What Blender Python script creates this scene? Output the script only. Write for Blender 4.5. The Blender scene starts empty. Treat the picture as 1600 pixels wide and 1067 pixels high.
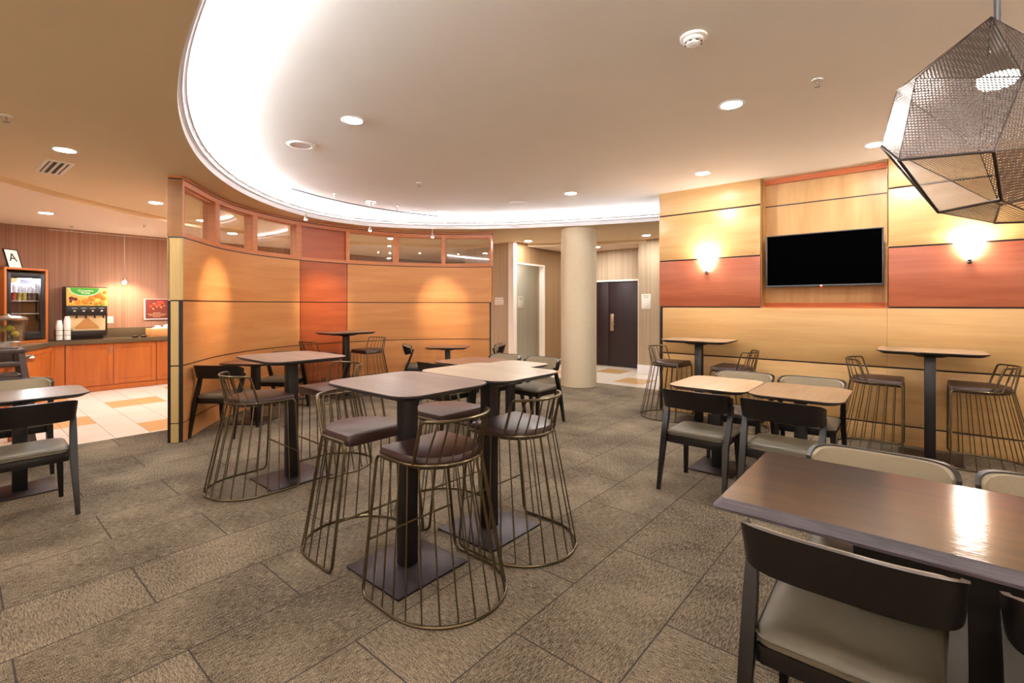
import bpy, bmesh, math, random
import numpy as np
from mathutils import Vector, Matrix
random.seed(7)
PI = math.pi
SC = bpy.context.scene
COL = SC.collection

# ------------------------------------------------------------------ camera, world, exposure
cam_d = bpy.data.cameras.new('camera')
cam = bpy.data.objects.new('camera', cam_d); COL.objects.link(cam)
cam.location = (0, 0, 1.482)
cam.rotation_euler = (PI/2, 0, math.radians(40.3))
cam_d.sensor_width = 36.0
cam_d.lens = 745.0/1600.0*36.0
cam_d.shift_y = -(533.5-476.6)/1600.0
cam_d.clip_start = 0.05
SC.camera = cam
w = bpy.data.worlds.new('world'); SC.world = w; w.use_nodes = True
w.node_tree.nodes['Background'].inputs[0].default_value = (0.02, 0.018, 0.015, 1)
SC.view_settings.view_transform = 'Standard'
SC.view_settings.look = 'None'
SC.view_settings.gamma = 1.0
SC.view_settings.use_curve_mapping = False
SC.view_settings.exposure = 1.15
SC.cycles.max_bounces = 10
SC.cycles.diffuse_bounces = 5
SC.cycles.transparent_max_bounces = 24
SC.cycles.sample_clamp_indirect = 6.0
SC.cycles.caustics_reflective = False
SC.cycles.caustics_refractive = False
# light levels, one place
L_COVE = 200.0
L_DOWN = 230.0
L_SCONCE = 27.0
L_BULB = 260.0
L_FRIDGE = 220.0
W_SPOT = 75.0
COOL = (0.93, 0.95, 1.0); WARM = (1.0, 0.86, 0.68); HALO = (1.0, 0.74, 0.5)

# ------------------------------------------------------------------ materials
def lin(r, g, b):
    f = lambda c: ((c/255.0+0.055)/1.055)**2.4 if c > 10 else c/255.0/12.92
    return (f(r), f(g), f(b), 1.0)

def new_mat(name):
    m = bpy.data.materials.new(name); m.use_nodes = True
    nt = m.node_tree; bs = nt.nodes['Principled BSDF']
    return m, nt, bs

def node(nt, t, **kw):
    n = nt.nodes.new(t)
    for k, v in kw.items():
        if k == 'inp':
            for i, val in v.items(): n.inputs[i].default_value = val
        else: setattr(n, k, v)
    return n

def plain(name, col, rough=0.5, metal=0.0, spec=0.5, noise=0.0, scale=40, bump=0.0):
    m, nt, bs = new_mat(name)
    bs.inputs['Base Color'].default_value = col
    bs.inputs['Roughness'].default_value = rough
    bs.inputs['Metallic'].default_value = metal
    bs.inputs['Specular IOR Level'].default_value = spec
    if noise or bump:
        tc = node(nt, 'ShaderNodeTexCoord')
        nz = node(nt, 'ShaderNodeTexNoise', inp={'Scale': scale, 'Detail': 4})
        nt.links.new(tc.outputs['Object'], nz.inputs['Vector'])
        if noise:
            mx = node(nt, 'ShaderNodeMix', data_type='RGBA')
            mx.inputs[6].default_value = tuple(c*(1-noise) for c in col[:3])+(1,)
            mx.inputs[7].default_value = tuple(min(1, c*(1+noise)) for c in col[:3])+(1,)
            nt.links.new(nz.outputs['Fac'], mx.inputs[0])
            nt.links.new(mx.outputs[2], bs.inputs['Base Color'])
        if bump:
            bp = node(nt, 'ShaderNodeBump', inp={'Strength': bump, 'Distance': 0.01})
            nt.links.new(nz.outputs['Fac'], bp.inputs['Height'])
            nt.links.new(bp.outputs['Normal'], bs.inputs['Normal'])
    return m

def emit(name, col, strength):
    m, nt, bs = new_mat(name)
    nt.nodes.remove(bs)
    e = node(nt, 'ShaderNodeEmission', inp={'Color': tuple(col[:3])+(1,), 'Strength': strength})
    nt.links.new(e.outputs[0], nt.nodes['Material Output'].inputs[0])
    return m

def wood(name, c1, c2, along='X', rough=0.4, spec=0.5, fine=1.0, uv=False, coat=0.0, bump=0.05):
    """wood veneer: long soft figure plus fine grain, stretched along one axis"""
    m, nt, bs = new_mat(name)
    tc = node(nt, 'ShaderNodeTexCoord')
    st = {'X': (0.7, 7, 7), 'Y': (7, 0.7, 7), 'Z': (7, 7, 0.7)}[along]
    mp = node(nt, 'ShaderNodeMapping'); mp.inputs['Scale'].default_value = tuple(s*fine for s in st)
    nt.links.new(tc.outputs['UV' if uv else 'Object'], mp.inputs['Vector'])
    n1 = node(nt, 'ShaderNodeTexNoise', inp={'Scale': 1.0, 'Detail': 5, 'Roughness': 0.55, 'Distortion': 0.6})
    nt.links.new(mp.outputs[0], n1.inputs['Vector'])
    mp2 = node(nt, 'ShaderNodeMapping'); mp2.inputs['Scale'].default_value = tuple((s*9 if s > 1 else s*3)*fine for s in st)
    nt.links.new(tc.outputs['UV' if uv else 'Object'], mp2.inputs['Vector'])
    n2 = node(nt, 'ShaderNodeTexNoise', inp={'Scale': 1.0, 'Detail': 3, 'Roughness': 0.6})
    nt.links.new(mp2.outputs[0], n2.inputs['Vector'])
    ad = node(nt, 'ShaderNodeMath', operation='MULTIPLY_ADD', inp={1: 0.45})
    nt.links.new(n2.outputs['Fac'], ad.inputs[0]); nt.links.new(n1.outputs['Fac'], ad.inputs[2])
    rp = node(nt, 'ShaderNodeMapRange', inp={1: 0.5, 2: 0.95})
    nt.links.new(ad.outputs[0], rp.inputs[0])
    mx = node(nt, 'ShaderNodeMix', data_type='RGBA'); mx.inputs[6].default_value = c1; mx.inputs[7].default_value = c2
    nt.links.new(rp.outputs[0], mx.inputs[0]); nt.links.new(mx.outputs[2], bs.inputs['Base Color'])
    bs.inputs['Roughness'].default_value = rough
    bs.inputs['Specular IOR Level'].default_value = spec
    bs.inputs['Coat Weight'].default_value = coat
    bs.inputs['Coat Roughness'].default_value = 0.09
    if bump:
        bp = node(nt, 'ShaderNodeBump', inp={'Strength': bump, 'Distance': 0.004})
        nt.links.new(n2.outputs['Fac'], bp.inputs['Height']); nt.links.new(bp.outputs[0], bs.inputs['Normal'])
        if coat: nt.links.new(bp.outputs[0], bs.inputs['Coat Normal'])
    return m

def stripes(name, c1, c2, freq=60, rough=0.8, spec=0.3):
    """wallpaper with fine uneven vertical stripes"""
    m, nt, bs = new_mat(name)
    tc = node(nt, 'ShaderNodeTexCoord')
    mp = node(nt, 'ShaderNodeMapping'); mp.inputs['Scale'].default_value = (freq, freq, 0.25)
    nt.links.new(tc.outputs['Object'], mp.inputs['Vector'])
    n1 = node(nt, 'ShaderNodeTexNoise', inp={'Scale': 1.0, 'Detail': 2, 'Roughness': 0.7})
    nt.links.new(mp.outputs[0], n1.inputs['Vector'])
    rp = node(nt, 'ShaderNodeMapRange', inp={1: 0.3, 2: 0.7}); nt.links.new(n1.outputs['Fac'], rp.inputs[0])
    mx = node(nt, 'ShaderNodeMix', data_type='RGBA'); mx.inputs[6].default_value = c1; mx.inputs[7].default_value = c2
    nt.links.new(rp.outputs[0], mx.inputs[0]); nt.links.new(mx.outputs[2], bs.inputs['Base Color'])
    bs.inputs['Roughness'].default_value = rough; bs.inputs['Specular IOR Level'].default_value = spec
    return m

def math_n(nt, op, a, b=None, c=None):
    n = node(nt, 'ShaderNodeMath', operation=op)
    for i, v in enumerate((a, b, c)):
        if v is None: continue
        if isinstance(v, (int, float)): n.inputs[i].default_value = v
        else: nt.links.new(v, n.inputs[i])
    return n.outputs[0]

def carpet_mat():
    m, nt, bs = new_mat('carpet_planks')
    tc = node(nt, 'ShaderNodeTexCoord'); sx = node(nt, 'ShaderNodeSeparateXYZ')
    nt.links.new(tc.outputs['Object'], sx.inputs[0])
    X, Y = sx.outputs[0], sx.outputs[1]
    u = math_n(nt, 'ADD', Y, -0.664+0.495); v = math_n(nt, 'ADD', X, 4.388)
    cb = node(nt, 'ShaderNodeCombineXYZ'); nt.links.new(u, cb.inputs[0]); nt.links.new(v, cb.inputs[1])
    br = node(nt, 'ShaderNodeTexBrick', offset=0.5, offset_frequency=2, squash=1.0)
    br.inputs['Color1'].default_value = (0, 0, 0, 1); br.inputs['Color2'].default_value = (1, 1, 1, 1)
    br.inputs['Mortar'].default_value = (0.5, 0.5, 0.5, 1)
    br.inputs['Scale'].default_value = 1.0; br.inputs['Mortar Size'].default_value = 0.0045
    br.inputs['Mortar Smooth'].default_value = 0.3
    br.inputs['Brick Width'].default_value = 0.99; br.inputs['Row Height'].default_value = 0.5
    nt.links.new(cb.outputs[0], br.inputs['Vector'])
    def streak(sx_, sy_, detail=4):
        mp = node(nt, 'ShaderNodeMapping'); mp.inputs['Scale'].default_value = (sx_, sy_, 1)
        nt.links.new(tc.outputs['Object'], mp.inputs['Vector'])
        n = node(nt, 'ShaderNodeTexNoise', inp={'Scale': 1.0, 'Detail': detail, 'Roughness': 0.65})
        nt.links.new(mp.outputs[0], n.inputs['Vector']); return n.outputs['Fac']
    s1 = streak(150, 26); s2 = streak(26, 150)
    sel = math_n(nt, 'GREATER_THAN', br.outputs['Color'], 0.5)
    mixs = node(nt, 'ShaderNodeMix', data_type='FLOAT')
    nt.links.new(sel, mixs.inputs[0]); nt.links.new(s1, mixs.inputs[2]); nt.links.new(s2, mixs.inputs[3])
    sp = streak(210, 210, 2)
    big = streak(1.6, 1.6, 2)
    t = math_n(nt, 'MULTIPLY_ADD', sp, 1.05, math_n(nt, 'MULTIPLY', mixs.outputs[0], 0.75))
    t = math_n(nt, 'MULTIPLY_ADD', big, 0.35, t)
    t = math_n(nt, 'MULTIPLY_ADD', br.outputs['Color'], 0.05, t)
    rp = node(nt, 'ShaderNodeMapRange', inp={1: 0.95, 2: 1.42}); nt.links.new(t, rp.inputs[0])
    mx = node(nt, 'ShaderNodeMix', data_type='RGBA')
    mx.inputs[6].default_value = CARPET_D; mx.inputs[7].default_value = CARPET_L
    nt.links.new(rp.outputs[0], mx.inputs[0])
    mo = node(nt, 'ShaderNodeMix', data_type='RGBA'); mo.inputs[7].default_value = (0.035, 0.028, 0.026, 1)
    nt.links.new(math_n(nt, 'MULTIPLY', br.outputs['Fac'], 0.85), mo.inputs[0]); nt.links.new(mx.outputs[2], mo.inputs[6])
    nt.links.new(mo.outputs[2], bs.inputs['Base Color'])
    bs.inputs['Roughness'].default_value = 0.95; bs.inputs['Specular IOR Level'].default_value = 0.1
    bp = node(nt, 'ShaderNodeBump', inp={'Strength': 0.5, 'Distance': 0.006})
    nt.links.new(sp, bp.inputs['Height']); nt.links.new(bp.outputs[0], bs.inputs['Normal'])
    return m

def tile_mat():
    m, nt, bs = new_mat('floor_tiles')
    tc = node(nt, 'ShaderNodeTexCoord'); sx = node(nt, 'ShaderNodeSeparateXYZ')
    nt.links.new(tc.outputs['Object'], sx.inputs[0]); X, Y = sx.outputs[0], sx.outputs[1]
    q = math_n(nt, 'DIVIDE', math_n(nt, 'ADD', Y, -1.52), 0.975)
    qf = math_n(nt, 'FLOOR', q); fr = math_n(nt, 'SUBTRACT', q, qf)
    inrow = math_n(nt, 'LESS_THAN', fr, 0.6667)
    xx = math_n(nt, 'MULTIPLY_ADD', qf, 0.99, math_n(nt, 'ADD', X, 9.455+198.0))
    xm = math_n(nt, 'MODULO', xx, 1.98)
    incol = math_n(nt, 'LESS_THAN', xm, 0.61)
    tan = math_n(nt, 'MULTIPLY', inrow, incol)
    gy = math_n(nt, 'MODULO', math_n(nt, 'ADD', Y, 20*0.325-1.52+0.0035+0.325*10), 0.325)
    ln = math_n(nt, 'LESS_THAN', gy, 0.007)
    gx = math_n(nt, 'MODULO', math_n(nt, 'ADD', X, 9.455+0.61*20), 0.61)
    lx = math_n(nt, 'MULTIPLY', math_n(nt, 'LESS_THAN', gx, 0.004), 0.35)
    nz = node(nt, 'ShaderNodeTexNoise', inp={'Scale': 3.0, 'Detail': 4}); nt.links.new(tc.outputs['Object'], nz.inputs['Vector'])
    base = node(nt, 'ShaderNodeMix', data_type='RGBA'); base.inputs[6].default_value = lin(226, 212, 196); base.inputs[7].default_value = lin(240, 230, 217)
    nt.links.new(nz.outputs['Fac'], base.inputs[0])
    t1 = node(nt, 'ShaderNodeMix', data_type='RGBA'); t1.inputs[7].default_value = lin(214, 172, 120)
    nt.links.new(tan, t1.inputs[0]); nt.links.new(base.outputs[2], t1.inputs[6])
    t2 = node(nt, 'ShaderNodeMix', data_type='RGBA'); t2.inputs[7].default_value = lin(150, 128, 108)
    nt.links.new(math_n(nt, 'MAXIMUM', math_n(nt, 'MULTIPLY', ln, 0.8), lx), t2.inputs[0]); nt.links.new(t1.outputs[2], t2.inputs[6])
    nt.links.new(t2.outputs[2], bs.inputs['Base Color'])
    bs.inputs['Roughness'].default_value = 0.22
    return m

def mesh_metal():
    """perforated bronze sheet: holes cut on a fine diagonal grid in each facet's own plane (UV in metres)"""
    m, nt, bs = new_mat('perforated_bronze')
    bs.inputs['Base Color'].default_value = (0.17, 0.14, 0.13, 1); bs.inputs['Metallic'].default_value = 0.8
    bs.inputs['Roughness'].default_value = 0.38
    tc = node(nt, 'ShaderNodeTexCoord'); sx = node(nt, 'ShaderNodeSeparateXYZ'); nt.links.new(tc.outputs['UV'], sx.inputs[0])
    P = 0.0085
    r = math_n(nt, 'DIVIDE', sx.outputs[1], P)
    row = math_n(nt, 'FLOOR', r)
    off = math_n(nt, 'MULTIPLY', math_n(nt, 'MODULO', math_n(nt, 'ADD', row, 1000.0), 2.0), 0.5)
    cx = math_n(nt, 'FRACT', math_n(nt, 'ADD', math_n(nt, 'DIVIDE', sx.outputs[0], P), off))
    cy = math_n(nt, 'SUBTRACT', r, row)
    dx = math_n(nt, 'ABSOLUTE', math_n(nt, 'SUBTRACT', cx, 0.5)); dy = math_n(nt, 'ABSOLUTE', math_n(nt, 'SUBTRACT', cy, 0.5))
    hole = math_n(nt, 'LESS_THAN', math_n(nt, 'ADD', math_n(nt, 'MULTIPLY', dx, 0.95), dy), 0.40)
    tr = node(nt, 'ShaderNodeBsdfTransparent'); mx = node(nt, 'ShaderNodeMixShader')
    nt.links.new(hole, mx.inputs[0]); nt.links.new(bs.outputs[0], mx.inputs[1]); nt.links.new(tr.outputs[0], mx.inputs[2])
    nt.links.new(mx.outputs[0], nt.nodes['Material Output'].inputs[0])
    return m

def glass_mat(name, tint=(0.93, 0.95, 0.93), refl=0.08):
    """thin pane: mostly see-through with a Fresnel reflection"""
    m, nt, bs = new_mat(name); nt.nodes.remove(bs)
    tr = node(nt, 'ShaderNodeBsdfTransparent', inp={'Color': tint+(1,)})
    gl = node(nt, 'ShaderNodeBsdfGlossy', inp={'Roughness': 0.02})
    lw = node(nt, 'ShaderNodeLayerWeight', inp={'Blend': 0.35})
    gm = node(nt, 'ShaderNodeNewGeometry')      # only the outer skin of the thin pane reflects
    f = math_n(nt, 'MULTIPLY_ADD', lw.outputs['Fresnel'], 0.8, refl)
    f = math_n(nt, 'MULTIPLY', f, math_n(nt, 'SUBTRACT', 1.0, gm.outputs['Backfacing']))
    mx = node(nt, 'ShaderNodeMixShader'); nt.links.new(f, mx.inputs[0]); nt.links.new(tr.outputs[0], mx.inputs[1]); nt.links.new(gl.outputs[0], mx.inputs[2])
    nt.links.new(mx.outputs[0], nt.nodes['Material Output'].inputs[0])
    return m

CARPET_D = lin(44, 36, 29); CARPET_L = lin(184, 168, 144)
M = {}
M['carpet'] = carpet_mat(); M['tile'] = tile_mat()
M['tray'] = plain('ceiling_paint', lin(242, 236, 228), 0.9, noise=0.02, scale=3)
M['soffit'] = plain('soffit_light_cast', lin(228, 206, 172), 0.9, noise=0.03, scale=3)  # tan cast of light and exposure put into the soffit colour
M['kceil'] = plain('kitchen_ceiling_paint', lin(236, 216, 196), 0.9)
M['white'] = plain('white_trim', lin(238, 236, 238), 0.5)
M['offwhite'] = plain('offwhite_plastic', lin(236, 230, 220), 0.5)
M['maple'] = wood('maple_panel', lin(206, 168, 114), lin(190, 146, 90), 'X', 0.36, uv=False)
M['mapleuv'] = wood('maple_panel_curved', lin(222, 160, 100), lin(206, 138, 80), 'X', 0.36, uv=True)
M['mapleend'] = wood('maple_end', lin(214, 186, 128), lin(196, 162, 100), 'Z', 0.4)
M['maplev'] = wood('maple_upright', lin(210, 166, 108), lin(190, 142, 84), 'Z', 0.38)
M['cherry'] = wood('cherry_panel', lin(176, 100, 68), lin(150, 74, 48), 'X', 0.36, uv=False)
M['cherryuv'] = wood('cherry_panel_curved', lin(178, 92, 48), lin(152, 70, 32), 'X', 0.36, uv=True)
M['framewood'] = wood('frame_wood', lin(214, 142, 96), lin(196, 120, 74), 'X', 0.4, uv=True)
M['trimwood'] = wood('trim_wood', lin(206, 110, 52), lin(186, 90, 38), 'X', 0.4)
M['groove'] = plain('black_reveal', lin(22, 16, 16), 0.5)
M['wallpaper'] = stripes('striped_wallpaper', lin(142, 102, 82), lin(168, 128, 106), 45)
M['wallpaper2'] = stripes('hall_wallpaper', lin(160, 138, 112), lin(186, 166, 142), 45)
M['wallgrey'] = stripes('alcove_wallpaper', lin(186, 182, 164), lin(206, 202, 184), 45)
M['column'] = plain('textured_plaster', lin(230, 214, 186), 0.85, noise=0.07, scale=22, bump=0.25)
M['cream'] = plain('cream_wall', lin(214, 202, 184), 0.85)
M['door'] = wood('maroon_door', lin(36, 13, 18), lin(26, 9, 13), 'Z', 0.45)
M['steel'] = plain('brushed_steel', lin(196, 190, 182), 0.3, 1.0)
M['brassplate'] = plain('satin_nickel', lin(186, 168, 140), 0.35, 1.0)
M['espresso'] = wood('espresso_wood', lin(22, 16, 15), lin(13, 9, 9), 'Z', 0.34, spec=0.4, bump=0.08)
M['tabledark'] = plain('dark_table_metal', lin(24, 18, 18), 0.42, 0.3, noise=0.15, scale=8)
M['basedark'] = plain('base_plate_metal', lin(58, 50, 52), 0.42, 0.6, noise=0.15, scale=6)
M['edge'] = wood('dark_table_edge', lin(48, 36, 34), lin(26, 20, 20), 'X', 0.45, fine=2.0, bump=0.15)
M['walnutedge'] = wood('open_grain_edge', lin(88, 78, 84), lin(14, 11, 13), 'X', 0.4, fine=3.2, bump=0.3)
M['oakgrey'] = wood('grey_oak_top', lin(142, 122, 112), lin(108, 91, 83), 'X', 0.33, fine=1.3)
M['oakgreyY'] = wood('grey_oak_top_across', lin(156, 132, 116), lin(120, 98, 84), 'Y', 0.33, fine=1.3)
M['oaklight'] = wood('light_oak_top', lin(206, 180, 148), lin(176, 148, 116), 'Y', 0.36, fine=1.3)
M['oakmid'] = wood('mid_oak_top', lin(170, 142, 112), lin(140, 112, 84), 'Y', 0.36, fine=1.3)
M['oaklight2'] = wood('whitish_oak_top', lin(206, 190, 168), lin(178, 160, 138), 'X', 0.34, fine=1.3)
M['oakwarm'] = wood('oak_top_warm_cast', lin(150, 108, 82), lin(120, 82, 60), 'Y', 0.36, fine=1.3)  # warm reflection of the wall panels put into the oak colour
M['walnut'] = wood('glossy_walnut_top', lin(54, 33, 17), lin(24, 14, 8), 'X', 0.4, spec=0.12, fine=2.2, coat=0.8, bump=0.10)
M['olive'] = plain('olive_vinyl', lin(88, 81, 66), 0.42, noise=0.1, scale=220, bump=0.12)
M['taupe'] = plain('taupe_weave', lin(148, 134, 110), 0.5, noise=0.14, scale=200, bump=0.2)
M['brownvinyl'] = plain('brown_vinyl', lin(60, 39, 36), 0.36, noise=0.06, scale=60, bump=0.03)
M['brass'] = plain('aged_brass', lin(108, 95, 74), 0.3, 0.95)
M['granite'] = plain('granite', lin(92, 80, 62), 0.16, noise=0.55, scale=140)
M['cab'] = wood('cherry_cabinet', lin(188, 108, 48), lin(166, 86, 32), 'Z', 0.36)
M['black'] = plain('black_plastic', lin(20, 18, 20), 0.35)
M['screen'] = plain('tv_screen', (0.0006, 0.0006, 0.0007, 1), 0.5, spec=0.0)
M['greyplastic'] = plain('grey_plastic', lin(70, 70, 74), 0.35, 0.3)
M['glass'] = glass_mat('clear_pane', refl=0.10)
M['perf'] = mesh_metal()
M['rim'] = plain('bronze_edge', lin(64, 54, 50), 0.4, 0.7)
M['chairbrown'] = plain('brown_plastic', lin(72, 56, 50), 0.42)
M['lemon'] = plain('lemon_peel', lin(206, 186, 60), 0.45)
M['red'] = plain('poster_red', lin(112, 44, 36), 0.5)
M['orange'] = plain('fruit_orange', lin(232, 130, 40), 0.45, noise=0.4, scale=18)
M['yellow'] = plain('fruit_yellow', lin(240, 190, 90), 0.5)
M['green'] = plain('label_green', lin(70, 170, 50), 0.45)
M['tan'] = plain('tan_panel', lin(214, 186, 140), 0.4)
M['tandark'] = plain('tan_print', lin(186, 130, 72), 0.45)
M['crate'] = wood('pale_crate_wood', lin(226, 168, 108), lin(206, 142, 84), 'Y', 0.5)
M['paper'] = plain('white_paper', lin(244, 242, 238), 0.6)
M['ink'] = plain('dark_ink', lin(40, 38, 34), 0.6)
M['strawberry'] = plain('strawberry_red', lin(214, 66, 44), 0.4)
M['cup1'] = plain('cup_white_blue', lin(214, 214, 232), 0.4); M['cup2'] = plain('cup_red', lin(168, 60, 60), 0.4)
M['cup3'] = plain('cup_olive', lin(160, 160, 90), 0.4); M['cup4'] = plain('cup_navy', lin(50, 56, 80), 0.4)
M['fridgein'] = plain('fridge_liner', lin(190, 194, 204), 0.4)
M['redled'] = emit('standby_light', (1, 0.05, 0.03), 3)
M['cove'] = emit('cove_lamp', COOL, L_COVE)
M['down'] = emit('downlight_lens', (1.0, 0.96, 0.91), L_DOWN)
M['bulb'] = emit('halogen_bulb', (1.0, 0.86, 0.72), L_BULB)
M['fled'] = emit('fridge_lamp', (0.85, 0.9, 1.0), L_FRIDGE)
M['lens'] = emit('pendant_lens', (1.0, 0.94, 0.88), 12.0)
M['shade'] = emit('sconce_glass', (1.0, 0.95, 0.88), L_SCONCE)

# ------------------------------------------------------------------ geometry helpers
def bm_new(): return bmesh.new()

def add_box(bm, c, s, rot=None, bev=0.0, mi=0):
    r = bmesh.ops.create_cube(bm, size=1.0)
    vs = r['verts']
    mat = Matrix.Translation(c) @ (rot.to_4x4() if rot else Matrix.Identity(4)) @ Matrix.Diagonal((s[0], s[1], s[2], 1))
    bmesh.ops.transform(bm, matrix=mat, verts=vs)
    fs = {f for v in vs for f in v.link_faces}
    for f in fs: f.material_index = mi
    if bev:
        es = list({e for v in vs for e in v.link_edges})
        r2 = bmesh.ops.bevel(bm, geom=es, offset=bev, segments=2, affect='EDGES', profile=0.5)
        for f in r2['faces']: f.material_index = mi
    return vs

def span(bm, x0, x1, y0, y1, z0, z1, bev=0.0, mi=0):
    return add_box(bm, ((x0+x1)/2, (y0+y1)/2, (z0+z1)/2), (abs(x1-x0), abs(y1-y0), abs(z1-z0)), bev=bev, mi=mi)

def ring_frames(pts, closed):
    n = len(pts); P = [Vector(p) for p in pts]; T = []
    for i in range(n):
        a = P[i-1] if (i > 0 or closed) else P[i]
        b = P[(i+1) % n] if (i < n-1 or closed) else P[i]
        t = (b-a); T.append(t.normalized() if t.length > 1e-9 else Vector((0, 0, 1)))
    N = []
    up = Vector((0, 0, 1)) if abs(T[0].z) < 0.9 else Vector((1, 0, 0))
    nrm = (up - T[0]*up.dot(T[0])).normalized()
    for i in range(n):
        if i: 
            nrm = (nrm - T[i]*nrm.dot(T[i]))
            nrm = nrm.normalized() if nrm.length > 1e-6 else T[i].orthogonal().normalized()
        N.append(nrm)
    return P, T, N

def add_tube(bm, pts, r, n=8, closed=False, mi=0):
    P, T, N = ring_frames(pts, closed)
    rr = r if isinstance(r, (list, tuple)) else [r]*len(P)
    rings = []
    for p, t, nn, q in zip(P, T, N, rr):
        b = t.cross(nn)
        rings.append([bm.verts.new(p+(nn*math.cos(2*PI*k/n)+b*math.sin(2*PI*k/n))*q) for k in range(n)])
    m = len(rings)
    for i in range(m if closed else m-1):
        a, b = rings[i], rings[(i+1) % m]
        sh = 0
        if closed and i == m-1:
            sh = min(range(n), key=lambda s: (a[0].co-b[s].co).length)
        for k in range(n):
            f = bm.faces.new((a[k], a[(k+1) % n], b[(k+1+sh) % n], b[(k+sh) % n])); f.material_index = mi
    if not closed:
        bm.faces.new(rings[0][::-1]).material_index = mi; bm.faces.new(rings[-1]).material_index = mi

def add_lathe(bm, prof, n=24, c=(0, 0, 0), mi=0, a0=0.0, a1=2*PI):
    full = abs(a1-a0-2*PI) < 1e-6
    k = n if full else n+1
    rings = []
    for (r, z) in prof:
        if r < 1e-6: rings.append([bm.verts.new((c[0], c[1], c[2]+z))])
        else: rings.append([bm.verts.new((c[0]+r*math.cos(a0+(a1-a0)*i/n), c[1]+r*math.sin(a0+(a1-a0)*i/n), c[2]+z)) for i in range(k)])
    for a, b in zip(rings[:-1], rings[1:]):
        for i in range(n):
            j = (i+1) % k
            va = [a[0]] if len(a) == 1 else [a[i], a[j]]
            vb = [b[0]] if len(b) == 1 else [b[j], b[i]]
            q = va+vb
            if len(q) >= 3:
                f = bm.faces.new(q); f.material_index = mi

def add_layers(bm, loops, mi=0, cap_top=None, cap_bot=None):
    """loft through closed loops (each a list of xyz), capped"""
    R = [[bm.verts.new(p) for p in l] for l in loops]
    n = len(R[0])
    for a, b in zip(R[:-1], R[1:]):
        for k in range(n):
            bm.faces.new((a[k], a[(k+1) % n], b[(k+1) % n], b[k])).material_index = mi
    f = bm.faces.new(R[0][::-1]); f.material_index = mi if cap_bot is None else cap_bot
    f = bm.faces.new(R[-1]); f.material_index = mi if cap_top is None else cap_top

def rrect(w, d, r, seg=6, bulge=0.0):
    pts = []
    for cx, cy, a in ((w/2-r, d/2-r, 0), (-w/2+r, d/2-r, PI/2), (-w/2+r, -d/2+r, PI), (w/2-r, -d/2+r, 1.5*PI)):
        for k in range(seg+1):
            t = a+PI/2*k/seg
            x, y = cx+r*math.cos(t), cy+r*math.sin(t)
            pts.append((x, y))
    return pts

def fillet(pts, rads, closed=False, seg=6):
    P = [Vector(p) for p in pts]; n = len(P); out = []
    for i in range(n):
        r = rads[i] if isinstance(rads, (list, tuple)) else rads
        if r <= 0 or (not closed and i in (0, n-1)): out.append(P[i]); continue
        a, b, c = P[i-1], P[i], P[(i+1) % n]
        u = (a-b); v = (c-b); d = min(r, u.length*0.49, v.length*0.49)
        p0, p1 = b+u.normalized()*d, b+v.normalized()*d
        for k in range(seg+1):
            t = k/seg
            out.append(p0*(1-t)**2+b*2*t*(1-t)+p1*t*t)
    return out

def finish(bm, ang=35):
    bmesh.ops.recalc_face_normals(bm, faces=bm.faces[:])
    lim = math.radians(ang)
    for f in bm.faces: f.smooth = True
    for e in bm.edges:
        if len(e.link_faces) == 2:
            e.smooth = e.calc_face_angle(0.0) < lim
        else: e.smooth = False

def obj(name, bm, mats, parent=None, ang=35, label=None):
    finish(bm, ang)
    me = bpy.data.meshes.new(name); bm.to_mesh(me); bm.free()
    for m in (mats if isinstance(mats, (list, tuple)) else [mats]):
        me.materials.append(M[m] if isinstance(m, str) else m)
    o = bpy.data.objects.new(name, me); COL.objects.link(o)
    if parent: o.parent = parent
    if label: o['label'] = label
    return o

def thing(name, label, cat, loc=(0, 0, 0), rotz=0.0, group=None):
    o = bpy.data.objects.new(name, None); COL.objects.link(o)
    o.location = loc; o.rotation_euler = (0, 0, rotz); o.empty_display_size = 0.1
    o['label'] = label; o['category'] = cat
    if group: o['group'] = group
    return o

def tag(o, label, cat, group=None):
    o['label'] = label; o['category'] = cat
    if group: o['group'] = group
    return o

def struct(name, bm, mats, parent=None, ang=35):
    o = obj(name, bm, mats, parent, ang)
    if not parent: o['kind'] = 'structure'
    return o

def sroot(name):
    o = bpy.data.objects.new(name, None); COL.objects.link(o); o['kind'] = 'structure'; return o

def dup(root, loc, rotz, label, group=None):
    r = root.copy(); COL.objects.link(r); r.location = loc; r.rotation_euler = (0, 0, rotz); r['label'] = label
    if group: r['group'] = group
    for ch in list(root.children):
        c = ch.copy(); COL.objects.link(c); c.parent = r
        for g in list(ch.children):
            d = g.copy(); COL.objects.link(d); d.parent = c
    return r

def text_bm(s, size, depth=0.001, align='CENTER'):
    cu = bpy.data.curves.new('lettering', 'FONT'); cu.body = s; cu.size = size; cu.extrude = depth
    cu.align_x = align; cu.align_y = 'CENTER'
    o = bpy.data.objects.new('lettering', cu); COL.objects.link(o)
    dg = bpy.context.evaluated_depsgraph_get(); dg.update()
    me = bpy.data.meshes.new_from_object(o.evaluated_get(dg))
    bm = bmesh.new(); bm.from_mesh(me)
    bpy.data.objects.remove(o); bpy.data.curves.remove(cu); bpy.data.meshes.remove(me)
    return bm

def face_rot(fx, fy): return math.atan2(-fx, fy)

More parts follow.
